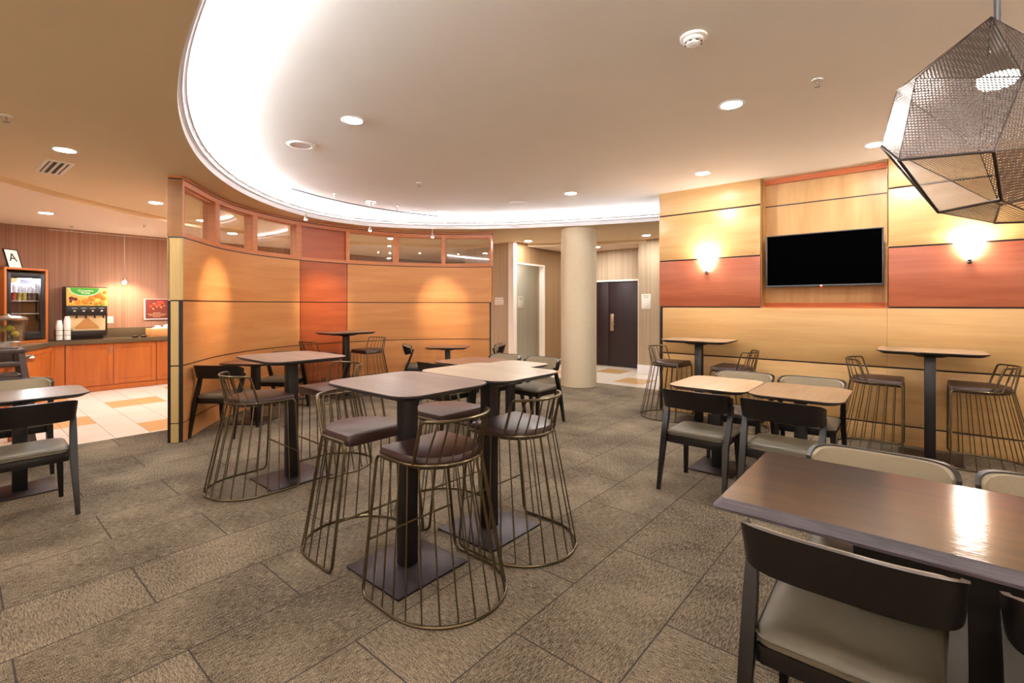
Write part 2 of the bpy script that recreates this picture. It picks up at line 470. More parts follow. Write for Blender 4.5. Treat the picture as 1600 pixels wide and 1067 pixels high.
# ------------------------------------------------------------------ curves of the plan
ZT, ZS, ZK = 3.06, 2.88, 2.815       # tray ceiling, soffit, outer ceiling
CX, CY, CR = -4.934, 4.26, 2.782
def arc_pts(n=240):
    pts = [(-6.05, 1.625)]
    a0, a1 = math.radians(232), math.radians(117.7)
    for i in range(n+1):
        t = a0+(a1-a0)*i/n
        pts.append((CX+CR*math.cos(t), CY+CR*math.sin(t)))
    P = np.array(pts); s = np.r_[0, np.cumsum(np.hypot(*np.diff(P, axis=0).T))]
    ss = np.linspace(0, s[-1], 400)
    return np.c_[np.interp(ss, s, P[:, 0]), np.interp(ss, s, P[:, 1])], ss
AP, AS = arc_pts()
d_ = np.gradient(AP, axis=0); d_ /= np.linalg.norm(d_, axis=1)[:, None]
AN = np.c_[-d_[:, 1], d_[:, 0]]        # to the left of travel
if np.dot(AN[200], AP[200]-np.array([CX, CY])) < 0: AN = -AN   # outward from the room
ALEN = AS[-1]
def A(s, o=0.0):
    p = np.array([np.interp(s, AS, AP[:, 0]), np.interp(s, AS, AP[:, 1])])
    n = np.array([np.interp(s, AS, AN[:, 0]), np.interp(s, AS, AN[:, 1])])
    q = p+n*o
    return float(q[0]), float(q[1])

def add_arc(bm, s0, s1, z0, z1, o0, o1, step=0.06, mi=0):
    """a curved slab along the partition: arc length s, height z, offset o (0 = room face, + = behind)"""
    uv = bm.loops.layers.uv.verify()
    n = max(1, int(math.ceil((s1-s0)/step)))
    S = [s0+(s1-s0)*i/n for i in range(n+1)]
    rows = []
    for s in S:
        rows.append([bm.verts.new((*A(s, o), z)) for o, z in ((o0, z0), (o0, z1), (o1, z1), (o1, z0))])
    def quad(vs, st):
        f = bm.faces.new(vs); f.material_index = mi
        for l, t in zip(f.loops, st): l[uv].uv = t
    for i in range(n):
        a, b = rows[i], rows[i+1]
        for k in range(4):
            k2 = (k+1) % 4
            zz = [z0, z1, z1, z0]
            quad((a[k], b[k], b[k2], a[k2]), ((S[i], zz[k]), (S[i+1], zz[k]), (S[i+1], zz[k2]), (S[i], zz[k2])))
    quad(rows[0][::-1], ((0, z0), (0.1, z1), (0.2, z1), (0.1, z0)))
    quad(rows[-1], ((0, z0), (0.1, z1), (0.2, z1), (0.1, z0)))

SOF = [(k*1.0295, l*1.0295) for k, l in [(-2.44, .714), (-3.041, .8), (-3.437, .885), (-3.797, .978), (-4.276, 1.131), (-4.971, 1.416), (-5.4, 1.652), (-5.94, 2.013), (-6.496, 2.508), (-6.881, 3.009), (-7.20, 3.55), (-7.32, 4.02), (-7.261, 4.602), (-7.06, 5.0), (-6.78, 5.394), (-6.38, 5.80), (-5.866, 6.189), (-5.504, 6.447), (-4.727, 6.817), (-3.972, 7.136), (-3.185, 7.427)]]
SOF = [(4.6, 1.0), (3.2, .72), (1.6, .60), (0.2, .56), (-1.2, .60)] + SOF + [(-2.2, 7.85), (-1.0, 8.05)]
P = np.array(SOF); s = np.r_[0, np.cumsum(np.hypot(*np.diff(P, axis=0).T))]
ss = np.linspace(0, s[-1], 260); Q = np.c_[np.interp(ss, s, P[:, 0]), np.interp(ss, s, P[:, 1])]
for _ in range(60):
    R = Q.copy(); R[1:-1] = (Q[:-2]+2*Q[1:-1]+Q[2:])/4; Q = R
SP = Q; d_ = np.gradient(SP, axis=0); d_ /= np.linalg.norm(d_, axis=1)[:, None]
SN = np.c_[d_[:, 1], -d_[:, 0]]
ic = int(np.argmin(SP[:, 0]))
if SN[ic][0] > 0: SN = -SN            # outward
def sweep(bm, prof, mi=0):
    """prof: (offset outward, z) swept along the soffit edge"""
    rows = [[bm.verts.new((*(SP[i]+SN[i]*o), z)) for o, z in prof] for i in range(len(SP))]
    for a, b in zip(rows[:-1], rows[1:]):
        for k in range(len(prof)-1):
            bm.faces.new((a[k], b[k], b[k+1], a[k+1])).material_index = mi

# ------------------------------------------------------------------ setting: floor
bm = bm_new()
arcp_ = [A(x, 0.07) for x in np.linspace(0.25, ALEN-0.02, 90)]
k_ = next(i for i, p in enumerate(arcp_) if p[0] < -6.8)
poly = [(-6.8, -3), (-6.8, arcp_[k_][1]-0.02)] + arcp_[k_:] + [(-6.75, 8.0), (4, 8.0), (4, -3)]
top = [bm.verts.new((x, y, 0)) for x, y in poly]; bot = [bm.verts.new((x, y, -0.02)) for x, y in poly]
bm.faces.new(top)
for i in range(len(poly)):
    j = (i+1) % len(poly); bm.faces.new((top[i], bot[i], bot[j], top[j]))
struct('floor', bm, 'carpet')
bm = bm_new(); span(bm, -11.5, 4.1, -3.1, 10.6, -0.12, -0.004); struct('floor_tile', bm, 'tile')

# ------------------------------------------------------------------ setting: ceilings
bm = bm_new(); span(bm, -9.0, 4.1, -3.1, 10.6, ZT, ZT+0.1); struct('ceiling', bm, 'tray')
bm = bm_new(); sweep(bm, [(0.0, ZS), (2.25, ZS), (2.25, ZK)]); struct('ceiling_soffit', bm, 'soffit')
bm = bm_new(); span(bm, -11.6, 4.1, -3.2, 10.8, ZK+0.5, ZK+0.6); struct('ceiling_roof', bm, 'kceil')
bm = bm_new(); sweep(bm, [(2.25, ZK), (7.0, ZK)]); struct('ceiling_kitchen', bm, 'kceil')
bm = bm_new()
sweep(bm, [(0.0, ZS), (0.0, ZS+0.062), (-0.012, ZS+0.066), (-0.012, ZS+0.07), (-0.03, ZS+0.072), (-0.03, ZS+0.088), (-0.042, ZS+0.09),
           (-0.042, ZS+0.104), (-0.056, ZS+0.106), (-0.056, ZS+0.122), (-0.03, ZS+0.122), (-0.03, ZS+0.07), (0.22, ZS+0.07), (0.22, ZT)])
struct('trim_cove', bm, 'white')
bm = bm_new(); sweep(bm, [(0.05, ZS+0.09), (0.05, ZS+0.135), (0.11, ZS+0.135), (0.11, ZS+0.09)])
o = struct('cove_lighting', bm, 'cove'); o['label'] = 'white light strip hidden in the ceiling cove'

# ------------------------------------------------------------------ setting: right wall with maple and cherry panels
YW = 6.53
ZL = [0.0, 0.2, 0.81, 1.455, 2.10, 2.735, ZT]
XL, XA, XB, XR = -2.79, -1.468, -0.241, 4.0
wr = sroot('wall_right')
bm = bm_new()
span(bm, XL, XR, YW+0.03, YW+0.06, 0, 1.44)
span(bm, XL, XA, YW+0.03, YW+0.06, 1.44, ZT); span(bm, XB, XR, YW+0.03, YW+0.06, 1.44, ZT)
span(bm, XL, XR, YW+0.24, YW+0.32, 0, ZT)
span(bm, XL, XL+0.03, YW+0.01, YW+0.3, 0, ZT)
obj('wall_core', bm, 'groove', wr)
G = 0.009
for i in range(6):
    z0, z1 = ZL[i]+(G if i else 0), ZL[i+1]-(G if i < 5 else 0)
    cols = [(XL, XA), (XB, XR)] if i >= 3 else [(XL, XB), (XB, XR)]
    for k, (a, b) in enumerate(cols):
        a2 = a+(0.05 if (i < 3 and a == XL) else 0)
        bm = bm_new(); span(bm, a2+(0.001 if a > XL else 0), b-0.001, YW, YW+0.035, z0, z1, bev=0.002)
        red = i == 3
        obj('panel', bm, 'cherry' if red else 'maple', wr, label='cherry red veneer panel' if red else None)
# recess for the television
bm = bm_new(); span(bm, XA-0.02, XB+0.02, YW+0.2, YW+0.22, 1.455, 2.72); span(bm, XA-0.02, XB+0.02, YW+0.2, YW+0.22, 2.735, ZT)
obj('recess_back', bm, 'maplev', wr)
bm = bm_new(); span(bm, XA, XB, YW+0.205, YW+0.215, 2.715, 2.74); obj('reveal', bm, 'groove', wr)
bm = bm_new(); span(bm, XA-0.012, XA, YW, YW+0.2, 1.455, ZT); span(bm, XB, XB+0.012, YW, YW+0.2, 1.455, ZT); obj('recess_side', bm, 'maplev', wr)
bm = bm_new(); span(bm, XA, XB, YW+0.03, YW+0.2, 1.448, 1.462); span(bm, XA, XB, YW+0.17, YW+0.2, 1.462, 1.51)
span(bm, XA, XB, YW+0.16, YW+0.2, 3.0, ZT); obj('recess_trim', bm, 'trimwood', wr)

# ------------------------------------------------------------------ setting: outer walls
bm = bm_new(); span(bm, -11.45, -11.35, -3, 10.5, 0, 3.3); struct('wall_kitchen', bm, 'wallpaper')
bm = bm_new(); span(bm, -11.4, 4.05, -3.1, -3.0, 0, 3.3); struct('wall_front', bm, 'cream')
bm = bm_new(); span(bm, 4.0, 4.1, -3, 10.5, 0, 3.3); struct('wall_side', bm, 'cream')
YD = 10.36
# back wall with the door
bm = bm_new()
span(bm, -6.78, -6.15, YD, YD+0.1, 0, 3.3); span(bm, -4.9, -4.4, YD, YD+0.1, 0, 3.3); span(bm, -6.15, -4.9, YD, YD+0.1, 2.09, 3.3)
span(bm, -11.4, -6.78, YD, YD+0.1, 0, 3.3)
struct('wall_back', bm, 'wallpaper2')
d1 = sroot('door_1')
bm = bm_new(); span(bm, -6.11, -5.722, YD+0.02, YD+0.07, 0.01, 2.05, bev=0.002); obj('door_leaf', bm, 'door', d1)
bm = bm_new(); span(bm, -5.716, -4.94, YD+0.02, YD+0.07, 0.01, 2.05, bev=0.002); lf = obj('door_leaf', bm, 'door', d1)
bm = bm_new(); span(bm, -6.15, -6.11, YD-0.012, YD+0.08, 0, 2.09); span(bm, -4.94, -4.9, YD-0.012, YD+0.08, 0, 2.09); span(bm, -6.11, -4.94, YD-0.012, YD+0.08, 2.05, 2.09)
obj('door_frame', bm, 'offwhite', d1)
bm = bm_new(); span(bm, -5.67, -5.575, YD+0.008, YD+0.02, 0.86, 1.27, bev=0.003); hp = obj('lock_plate', bm, 'brassplate', lf)
bm = bm_new(); add_tube(bm, [(-5.60, YD+0.01, 1.02), (-5.60, YD-0.05, 1.02), (-5.52, YD-0.05, 1.02)], 0.011, 8); span(bm, -5.64, -5.60, YD+0.0, YD+0.01, 1.08, 1.2)
obj('door_handle', bm, 'steel', lf)
# right stub wall beside the door, with its tiled base
bm = bm_new(); span(bm, -4.58, 4.0, 9.62, 9.74, 0, 3.3); span(bm, -4.58, -4.46, 9.7, YD+0.05, 0, 3.3); struct('wall_stub', bm, 'wallpaper2')
bm = bm_new()
for i in range(14): span(bm, -4.595+i*0.33, -4.595+i*0.33+0.325, 9.60, 9.622, 0, 0.2, bev=0.002)
span(bm, -4.595, -4.575, 9.605, YD, 0, 0.2); struct('baseboard_back', bm, 'white')
# left hall wall: stub facing the room, then a wall running back with an opening
bm = bm_new(); span(bm, -8.3, -6.93, 8.05, 8.15, 0, 3.3); struct('wall_hall', bm, 'wallpaper2')
bm = bm_new(); span(bm, -6.93, -6.78, 8.045, 8.16, 0, 3.3); struct('trim_hall', bm, 'offwhite')
bm = bm_new(); span(bm, -6.88, -6.78, 8.16, 9.17, 2.43, 3.3); span(bm, -6.88, -6.78, 9.17, YD+0.05, 0, 3.3); struct('wall_hall_side', bm, stripes('hall_dark_wallpaper', lin(138, 108, 76), lin(158, 126, 92), 45))
bm = bm_new(); span(bm, -6.9, -6.765, 8.16, 9.19, 2.40, 2.43); span(bm, -6.9, -6.765, 9.15, 9.19, 0, 2.40); struct('trim_opening', bm, 'offwhite')
bm = bm_new(); span(bm, -8.0, -7.9, 8.1, YD, 0, 3.3); struct('wall_alcove', bm, 'wallgrey')
bm = bm_new(); span(bm, -7.9, -7.88, 8.16, 9.6, 0, 0.12); struct('baseboard_alcove', bm, 'white')

# column
bm = bm_new(); add_lathe(bm, [(0, 0), (0.327, 0), (0.327, ZS), (0, ZS)], 64, (-4.78, 7.55, 0)); struct('column', bm, 'column')

# ------------------------------------------------------------------ setting: curved partition with clerestory glass
F_, HZ_, TH_ = 745.0, 476.6, math.radians(40.3)
SX = [800+F_*(math.cos(TH_)*x+math.sin(TH_)*y)/(-math.sin(TH_)*x+math.cos(TH_)*y) for x, y in AP]
def S(u): return float(np.interp(u, SX, AS))       # arc length where a joint of the photo falls
TP = 0.14
pw = sroot('wall_partition')
ZP = [0.0, 0.205, 0.825, 1.53, 2.215]
sa, sb, sc_, sd = 0.0, S(469), S(542.5), ALEN
bm = bm_new(); add_arc(bm, 0.03, ALEN-0.03, 0, 2.215, 0.02, TP-0.02); obj('partition_core', bm, 'groove', pw)
for i in range(4):
    z0, z1 = ZP[i]+(0.007 if i else 0), ZP[i+1]-0.007
    for k, (a, b) in enumerate(((sa, sb), (sb, sc_), (sc_, sd))):
        e0 = 0.02 if (i < 3 and k == 0) else 0.0; e1 = 0.035 if (i < 3 and k == 2) else 0.0
        for side in (0, 1):
            bm = bm_new()
            o0, o1 = ((0.0, 0.022) if side == 0 else (TP-0.022, TP))
            add_arc(bm, a+(e0 if k == 0 else 0.006), b-(e1 if k == 2 else 0.006), z0, z1, o0, o1)
            obj('panel', bm, 'cherryuv' if k == 1 else 'mapleuv', pw, label='cherry red veneer panel' if k == 1 else None)
# end cap facing the entrance: pale maple between black corner strips
def endbox(bm, s0, s1, o0, o1, z0, z1): add_arc(bm, s0, s1, z0, z1, o0, o1, step=1)
for z0, z1 in ((0.0, 0.2), (0.212, 0.818), (0.832, 1.523)):
    bm = bm_new(); endbox(bm, -0.0, 0.03, 0.035, TP-0.03, z0, z1); obj('end_panel', bm, 'mapleend', pw)
bm = bm_new(); endbox(bm, 0.0, 0.03, -0.002, TP+0.002, 1.537, 2.208); obj('end_panel', bm, 'mapleend', pw)
bm = bm_new(); endbox(bm, 0.0, 0.03, -0.002, TP+0.002, 2.222, 2.83); obj('end_panel', bm, 'mapleend', pw)
bm = bm_new(); endbox(bm, 0.001, 0.02, 0.0, 0.034, 0, 1.53); endbox(bm, 0.001, 0.02, TP-0.029, TP, 0, 1.53); obj('corner_strip', bm, 'groove', pw)
# head of the partition
bm = bm_new(); add_arc(bm, 0.0, ALEN, 2.838, 2.852, 0.006, TP-0.006); obj('reveal', bm, 'groove', pw)
bm = bm_new(); add_arc(bm, 0.0, ALEN, 2.852, ZS+0.02, 0.0, TP); obj('top_rail', bm, 'framewood', pw)
bm = bm_new(); add_arc(bm, 0.0, ALEN, 2.205, 2.222, 0.004, TP-0.004); obj('reveal', bm, 'groove', pw)
zb, zt = 2.222, 2.838
bm = bm_new(); add_arc(bm, 0.0, ALEN, zb, zb+0.05, -0.004, TP+0.004); obj('sill_rail', bm, 'framewood', pw)
bm = bm_new(); add_arc(bm, 0.0, ALEN, zt-0.055, zt, -0.004, TP+0.004); obj('head_rail', bm, 'framewood', pw)
joints = [(0.0, S(288)), (S(336), S(343)), (S(395), S(402)), (S(463), S(471)), (S(540.5), S(546)), (S(616), S(623)), (S(690), S(696)), (S(764), ALEN)]
for a, b in joints:
    b = max(b, a+0.045)
    bm = bm_new(); add_arc(bm, a, b, zb+0.05, zt-0.055, -0.004, TP+0.004); obj('mullion', bm, 'framewood', pw)
n = 0
for (a, b), (a2, b2) in zip(joints[:-1], joints[1:]):
    b = max(b, a+0.045)
    if abs(b-S(471)) < 0.06:
        bm = bm_new(); add_arc(bm, b, a2, zb+0.05, zt-0.055, 0.03, TP-0.03); obj('panel', bm, 'cherryuv', pw, label='cherry red veneer panel in the glazed band')
        continue
    n += 1
    wn = sroot('window_%d' % n)
    bm = bm_new(); add_arc(bm, b, a2, zb+0.05, zb+0.068, 0.045, TP-0.03); add_arc(bm, b, a2, zt-0.073, zt-0.055, 0.045, TP-0.03); obj('window_frame', bm, 'framewood', wn)
    bm = bm_new(); add_arc(bm, b, a2, zb+0.068, zt-0.073, 0.085, 0.091, step=2.0); obj('pane', bm, 'glass', wn)

# ------------------------------------------------------------------ ceiling fittings
def disc_bm(r, z0, z1, n=28):
    b = bm_new(); add_lathe(b, [(0, z0), (r, z0), (r, z1), (0, z1)], n); return b
def make_downlight():
    t = thing('downlight', '', 'ceiling light')
    b = bm_new(); add_lathe(b, [(0.072, 0.0), (0.098, -0.001), (0.1, -0.004), (0.09, -0.008), (0.075, -0.006), (0.072, 0.0)], 28); obj('trim_ring', b, 'white', t)
    obj('lens', disc_bm(0.074, -0.004, -0.001), 'down', t)
    return t
dl = make_downlight(); first = True
for x, y, z, lab in [
    (-3.67, 2.23, ZT, 'recessed downlight shining beside the round white ceiling speaker over the bar tables'),
    (-1.11, 3.98, ZT, 'starry recessed downlight between the smoke detector and the wall-mounted television'),
    (-3.72, 5.67, ZT, 'recessed downlight in the tray ceiling nearest the cove above the beige column'),
    (-1.95, 5.83, ZT, 'small recessed downlight just above the maple wall left of the television'),
    (-0.31, 5.88, ZT, 'recessed downlight half hidden by the faceted mesh pendant lamp'),
    (-5.85, 0.67, ZS, 'large recessed downlight beside the slotted air vent on the tan soffit'),
    (-7.92, 1.82, ZS, 'recessed downlight in the tan soffit beside the end post of the curved partition'),
    (-6.45, 8.15, ZS, 'recessed downlight in the soffit between partition and beige column'),
    (-4.13, 9.03, ZS, 'recessed downlight in the soffit between column and maple wall'),
    (1.5, 4.2, ZT, 'added fill downlight beyond the pendant lamp outside the picture'),  # this and all following downlights are added to raise the light level
    (-3.4, -1.2, ZS, 'added fill downlight in the soffit behind the viewer'),
    (-0.6, -1.3, ZS, 'added fill downlight in the soffit behind the viewer, second'), (2.2, -1.0, ZS, 'added fill downlight in the soffit behind the viewer, third'),
    (-9.6, 0.9, ZK, 'added fill downlight above the cooler'), (-9.7, 3.4, ZK, 'added fill downlight behind the partition'), (-8.4, 6.0, ZS, 'added fill downlight behind the curved partition'), (-8.7, 4.1, ZS, 'added fill downlight behind the cherry strip of the partition'), (-9.0, 2.7, ZS, 'added fill downlight behind the left panel of the partition'), (-9.9, 5.4, ZK, 'added fill downlight at the far end of the breakfast counter'), (-5.6, 9.6, ZK, 'added fill downlight in front of the maroon door'), (-7.4, 9.1, ZK, 'added fill downlight in the hall alcove')]:
    if first: dl.location = (x, y, z); dl['label'] = lab; dl['group'] = 'recessed downlights'; first = False
    else: dup(dl, (x, y, z), 0, lab, 'recessed downlights')
def speaker(x, y, lab):
    t = thing('ceiling_speaker', lab, 'speaker', (x, y, ZT), 0, 'ceiling speakers')
    b = bm_new(); add_lathe(b, [(0, -0.005), (0.1, -0.005), (0.12, -0.005), (0.13, -0.003), (0.133, 0.0), (0, 0.0)], 32); obj('grille', b, 'white', t)
    b = bm_new(); add_lathe(b, [(0.098, -0.005), (0.104, -0.008), (0.11, -0.005)], 32); obj('ring', b, 'offwhite', t)
speaker(-4.63, 2.24, 'round white ceiling speaker near the bright cove, unlit')
speaker(-4.69, 5.68, 'round white ceiling speaker in front of the far cove above the column')
t = thing('smoke_detector', 'white domed smoke detector on the tray ceiling', 'smoke detector', (-1.0, 2.83, ZT))
b = bm_new(); add_lathe(b, [(0, 0), (0.075, 0), (0.076, -0.012), (0.068, -0.016), (0, -0.016)], 32); obj('base', b, 'offwhite', t)
b = bm_new(); add_lathe(b, [(0.056, -0.016), (0.055, -0.03), (0.045, -0.036), (0, -0.036)], 32); h = obj('housing', b, 'offwhite', t)
b = bm_new()
for k in range(8): add_box(b, (0.047*math.cos(k*PI/4), 0.047*math.sin(k*PI/4), -0.039), (0.004, 0.018, 0.005), Matrix.Rotation(k*PI/4, 3, 'Z'))
obj('sensing_vent', b, 'black', h)
b = bm_new(); add_lathe(b, [(0.042, -0.036), (0.04, -0.046), (0.025, -0.054), (0, -0.055)], 24); obj('cap', b, 'offwhite', t)
def sprinkler(x, y, z, lab):
    t = thing('fire_sprinkler', lab, 'sprinkler', (x, y, z), 0, 'fire sprinklers')
    b = bm_new(); add_lathe(b, [(0, 0), (0.036, 0), (0.034, -0.007), (0.014, -0.009), (0, -0.009)], 20); obj('escutcheon', b, 'offwhite', t)
    b = bm_new(); add_tube(b, [(0, 0, -0.005), (0, 0, -0.03)], 0.007, 8)
    for s in (-1, 1): add_tube(b, [(0, 0, -0.02), (s*0.013, 0, -0.03), (0, 0, -0.048)], 0.003, 6)
    obj('frame', b, 'steel', t)
    b = bm_new(); add_lathe(b, [(0, -0.047), (0.019, -0.047), (0.019, -0.05), (0, -0.05)], 16); obj('deflector', b, 'steel', t)
sprinkler(-4.9, 3.92, ZT, 'small white fire sprinkler head on the tray ceiling near the track light canopy')
sprinkler(-0.53, 3.93, ZT, 'small white fire sprinkler head on the tray ceiling left of the mesh pendant')
sprinkler(-5.12, 0.27, ZS, 'fire sprinkler head on the tan soffit at the left edge of the photo')
sprinkler(-9.75, 2.08, ZK, 'fire sprinkler head on the pale kitchen ceiling near the partition end post')
def vent(cx, cy, rot, w, d, n, lab):
    t = thing('air_vent', lab, 'air vent', (cx, cy, ZS), rot, 'ceiling vents')
    b = bm_new()
    for s in (-1, 1):
        add_box(b, (s*(w/2-0.016), 0, -0.004), (0.032, d, 0.01), bev=0.002); add_box(b, (0, s*(d/2-0.016), -0.004), (w-0.06, 0.032, 0.01), bev=0.002)
    obj('frame', b, 'offwhite', t)
    b = bm_new(); add_box(b, (0, 0, -0.0005), (w-0.05, d-0.05, 0.003)); obj('duct', b, 'groove', t)
    for k in range(n):
        b = bm_new(); add_box(b, (-w/2+0.03+(w-0.06)*(k+0.5)/n, 0, -0.004), ((w-0.06)/n*0.40, d-0.06, 0.008)); obj('slat', b, 'offwhite', t)
vent(-6.68, 0.685, PI/2+0.03, 0.215, 0.66, 3, 'white four-slot air vent in the tan soffit beside the large downlight')
vent(-7.2, 8.2, PI/2, 0.25, 0.6, 3, 'flat air vent in the far soffit beyond the right end of the partition')

# track light with three pendants
t = thing('track_light', 'curved monorail track with three tiny halogen pendants before the partition', 'track light', (0, 0, 0))
tr = [(-6.11, 2.83), (-6.25, 3.25), (-6.34, 3.75), (-6.36, 4.2), (-6.30, 4.75), (-6.11, 5.40)]
tp = np.array(tr); sq = np.r_[0, np.cumsum(np.hypot(*np.diff(tp, axis=0).T))]
TR = [(float(np.interp(x, sq, tp[:, 0])), float(np.interp(x, sq, tp[:, 1]))) for x in np.linspace(0, sq[-1], 30)]
b = bm_new(); add_tube(b, [(x, y, 2.975) for x, y in TR], 0.007, 8); obj('rail', b, 'greyplastic', t)
for k in (1, 8, 20, 28):
    b = bm_new(); add_tube(b, [(*TR[k], 2.97), (*TR[k], ZT)], 0.005, 8); add_lathe(b, [(0, ZT), (0.02, ZT), (0.018, ZT-0.012), (0, ZT-0.012)], 14, (*TR[k], 0)); obj('standoff', b, 'steel', t)
b = bm_new(); add_lathe(b, [(0, ZT), (0.075, ZT), (0.073, ZT-0.016), (0.012, ZT-0.02), (0.01, 2.965), (0, 2.965)], 24, (*TR[15], 0)); obj('canopy', b, 'steel', t)
def spot(loc, target, watts, ang, blend=0.6, col=HALO, r=0.02, name='halogen_beam'):
    l = bpy.data.lights.new(name, 'SPOT'); l.energy = watts; l.spot_size = math.radians(ang); l.spot_blend = blend; l.color = col; l.shadow_soft_size = r
    o = bpy.data.objects.new(name, l); COL.objects.link(o); o.location = loc
    o.rotation_euler = (Vector(target)-Vector(loc)).to_track_quat('-Z', 'Y').to_euler(); return o
for (x, y), tgt in (((-6.19, 3.06), (-6.72, 2.13, 1.55)), ((-6.36, 4.15), (-7.7, 4.1, 1.5)), ((-6.17, 5.22), (-6.95, 6.15, 1.45))):
    b = bm_new(); add_tube(b, [(x, y, 2.975), (x, y, 2.68)], 0.003, 6); add_tube(b, [(x, y, 2.985), (x, y, 2.93)], 0.008, 8); pc = obj('pendant_wire', b, 'white', t)
    b = bm_new(); add_lathe(b, [(0, 0.055), (0.010, 0.05), (0.014, 0.02), (0.03, -0.02), (0.028, -0.02), (0.012, 0.01), (0, 0.012)], 16, (x, y, 2.635)); hd = obj('pendant_shade', b, 'steel', t)
    b = bm_new(); bmesh.ops.create_icosphere(b, subdivisions=2, radius=0.019, matrix=Matrix.Translation((x, y, 2.626))); obj('bulb', b, 'bulb', hd)
    spot((x, y, 2.60), tgt, W_SPOT, 42, 0.9)
# kitchen track with one pendant over the worktop
t = thing('track_light', 'thin straight wire track with one bare halogen pendant over the worktop', 'track light', (0, 0, 0))
b = bm_new(); add_tube(b, [(-10.85, 1.05, 2.72), (-10.85, 3.6, 2.72)], 0.006, 8); obj('rail', b, 'steel', t)
for y in (1.33, 3.3):
    b = bm_new(); add_tube(b, [(-10.85, y, 2.715), (-10.85, y, ZK)], 0.005, 8); add_lathe(b, [(0, ZK), (0.03, ZK), (0.012, ZK-0.03), (0, ZK-0.03)], 14, (-10.85, y, 0)); obj('standoff', b, 'steel', t)
b = bm_new(); add_tube(b, [(-10.85, 2.03, 2.72), (-10.85, 2.03, 1.93)], 0.004, 6); obj('pendant_wire', b, 'steel', t)
b = bm_new(); add_lathe(b, [(0, 0.05), (0.012, 0.045), (0.016, 0.015), (0.034, -0.02), (0.03, -0.02), (0.012, 0.01), (0, 0.012)], 16, (-10.85, 2.03, 1.9)); hd = obj('pendant_shade', b, 'steel', t)
b = bm_new(); bmesh.ops.create_icosphere(b, subdivisions=2, radius=0.03, matrix=Matrix.Translation((-10.85, 2.03, 1.89))); obj('bulb', b, 'bulb', hd)
spot((-10.85, 2.03, 1.86), (-11.35, 2.05, 1.3), W_SPOT*0.6, 120)

# wall sconces
def sconce(x, lab, y=YW, rot=0.0, watts=6.5):
    t = thing('wall_sconce', lab, 'wall lamp', (x, y, 0), rot, 'glowing wall sconces')
    b = bm_new(); add_lathe(b, [(0, 0), (0.03, 0.0), (0.032, 0.015), (0.0, 0.015)], 16, (0, 0, 0)); bmesh.ops.rotate(b, cent=(0, 0, 0), matrix=Matrix.Rotation(PI/2, 3, 'X'), verts=b.verts[:]); bmesh.ops.translate(b, vec=(0, 0, 1.95), verts=b.verts[:]); obj('back_plate', b, 'greyplastic', t)
    b = bm_new(); add_lathe(b, [(0.022, 1.925), (0.05, 1.96), (0.085, 2.03), (0.118, 2.11), (0.114, 2.11), (0.08, 2.03), (0.046, 1.965), (0.018, 1.932)], 24, (0, -0.004, 0), a0=PI, a1=2*PI); obj('glass_shade', b, 'shade', t)
    b = bm_new(); add_lathe(b, [(0, 1.885), (0.014, 1.89), (0.019, 1.905), (0.014, 1.92), (0.022, 1.927), (0.02, 1.935), (0, 1.935)], 16, (0, -0.03, 0)); obj('finial', b, 'greyplastic', t)
    l = bpy.data.lights.new('sconce_bulb', 'POINT'); l.energy = watts; l.color = (1.0, 0.92, 0.80); l.shadow_soft_size = 0.03
    o = bpy.data.objects.new('sconce_bulb', l); COL.objects.link(o); o.location = (x+0.075*math.sin(rot), y-0.075*math.cos(rot), 2.10)
sconce(-2.127, 'glowing half-cone glass wall sconce on the narrow cherry panel left of the television')
sconce(0.40, 'glowing half-cone glass wall sconce on the cherry panel right of the television under the pendant')

for x, y, r, lab in ((-3.2, -3.0, PI, 'added fill sconce behind the viewer, first of three'), (0.0, -3.0, PI, 'added fill sconce behind the viewer, second of three'), (2.6, -3.0, PI, 'added fill sconce behind the viewer, third of three'), (4.0, 1.0, PI/2*3, 'added fill sconce on the side wall outside the picture'), (4.0, 3.6, PI/2*3, 'added fill sconce on the side wall beyond the pendant')): sconce(x, lab, y, r, 55)  # unseen uplights, added to brighten the tray ceiling
# television
t = thing('television', 'large black flat television mounted in the maple wall recess', 'television', (-0.845, YW+0.03, 2.015))
b = bm_new(); span(b, -0.575, 0.575, -0.012, 0.03, -0.315, 0.315, bev=0.004); obj('housing', b, 'black', t)
b = bm_new(); span(b, -0.56, 0.56, -0.0145, -0.0115, -0.292, 0.303); obj('screen', b, 'screen', t)
b = bm_new()
for a in ((-0.575, 0.575, -0.315, -0.294), (-0.575, -0.562, -0.294, 0.315), (0.562, 0.575, -0.294, 0.315), (-0.562, 0.562, 0.304, 0.315)):
    span(b, a[0], a[1], -0.018, -0.011, a[2], a[3], bev=0.002)
bz = obj('bezel', b, 'greyplastic', t)
b = bm_new(); span(b, -0.012, 0.014, -0.0195, -0.0175, -0.311, -0.299, bev=0.001); obj('badge', b, 'offwhite', bz)
b = bm_new(); span(b, -0.006, 0.010, -0.019, -0.010, -0.3215, -0.3145); obj('standby_light', b, 'redled', bz)
b = bm_new(); span(b, -0.2, 0.2, 0.03, 0.17, -0.15, 0.15); obj('wall_bracket', b, 'black', t)

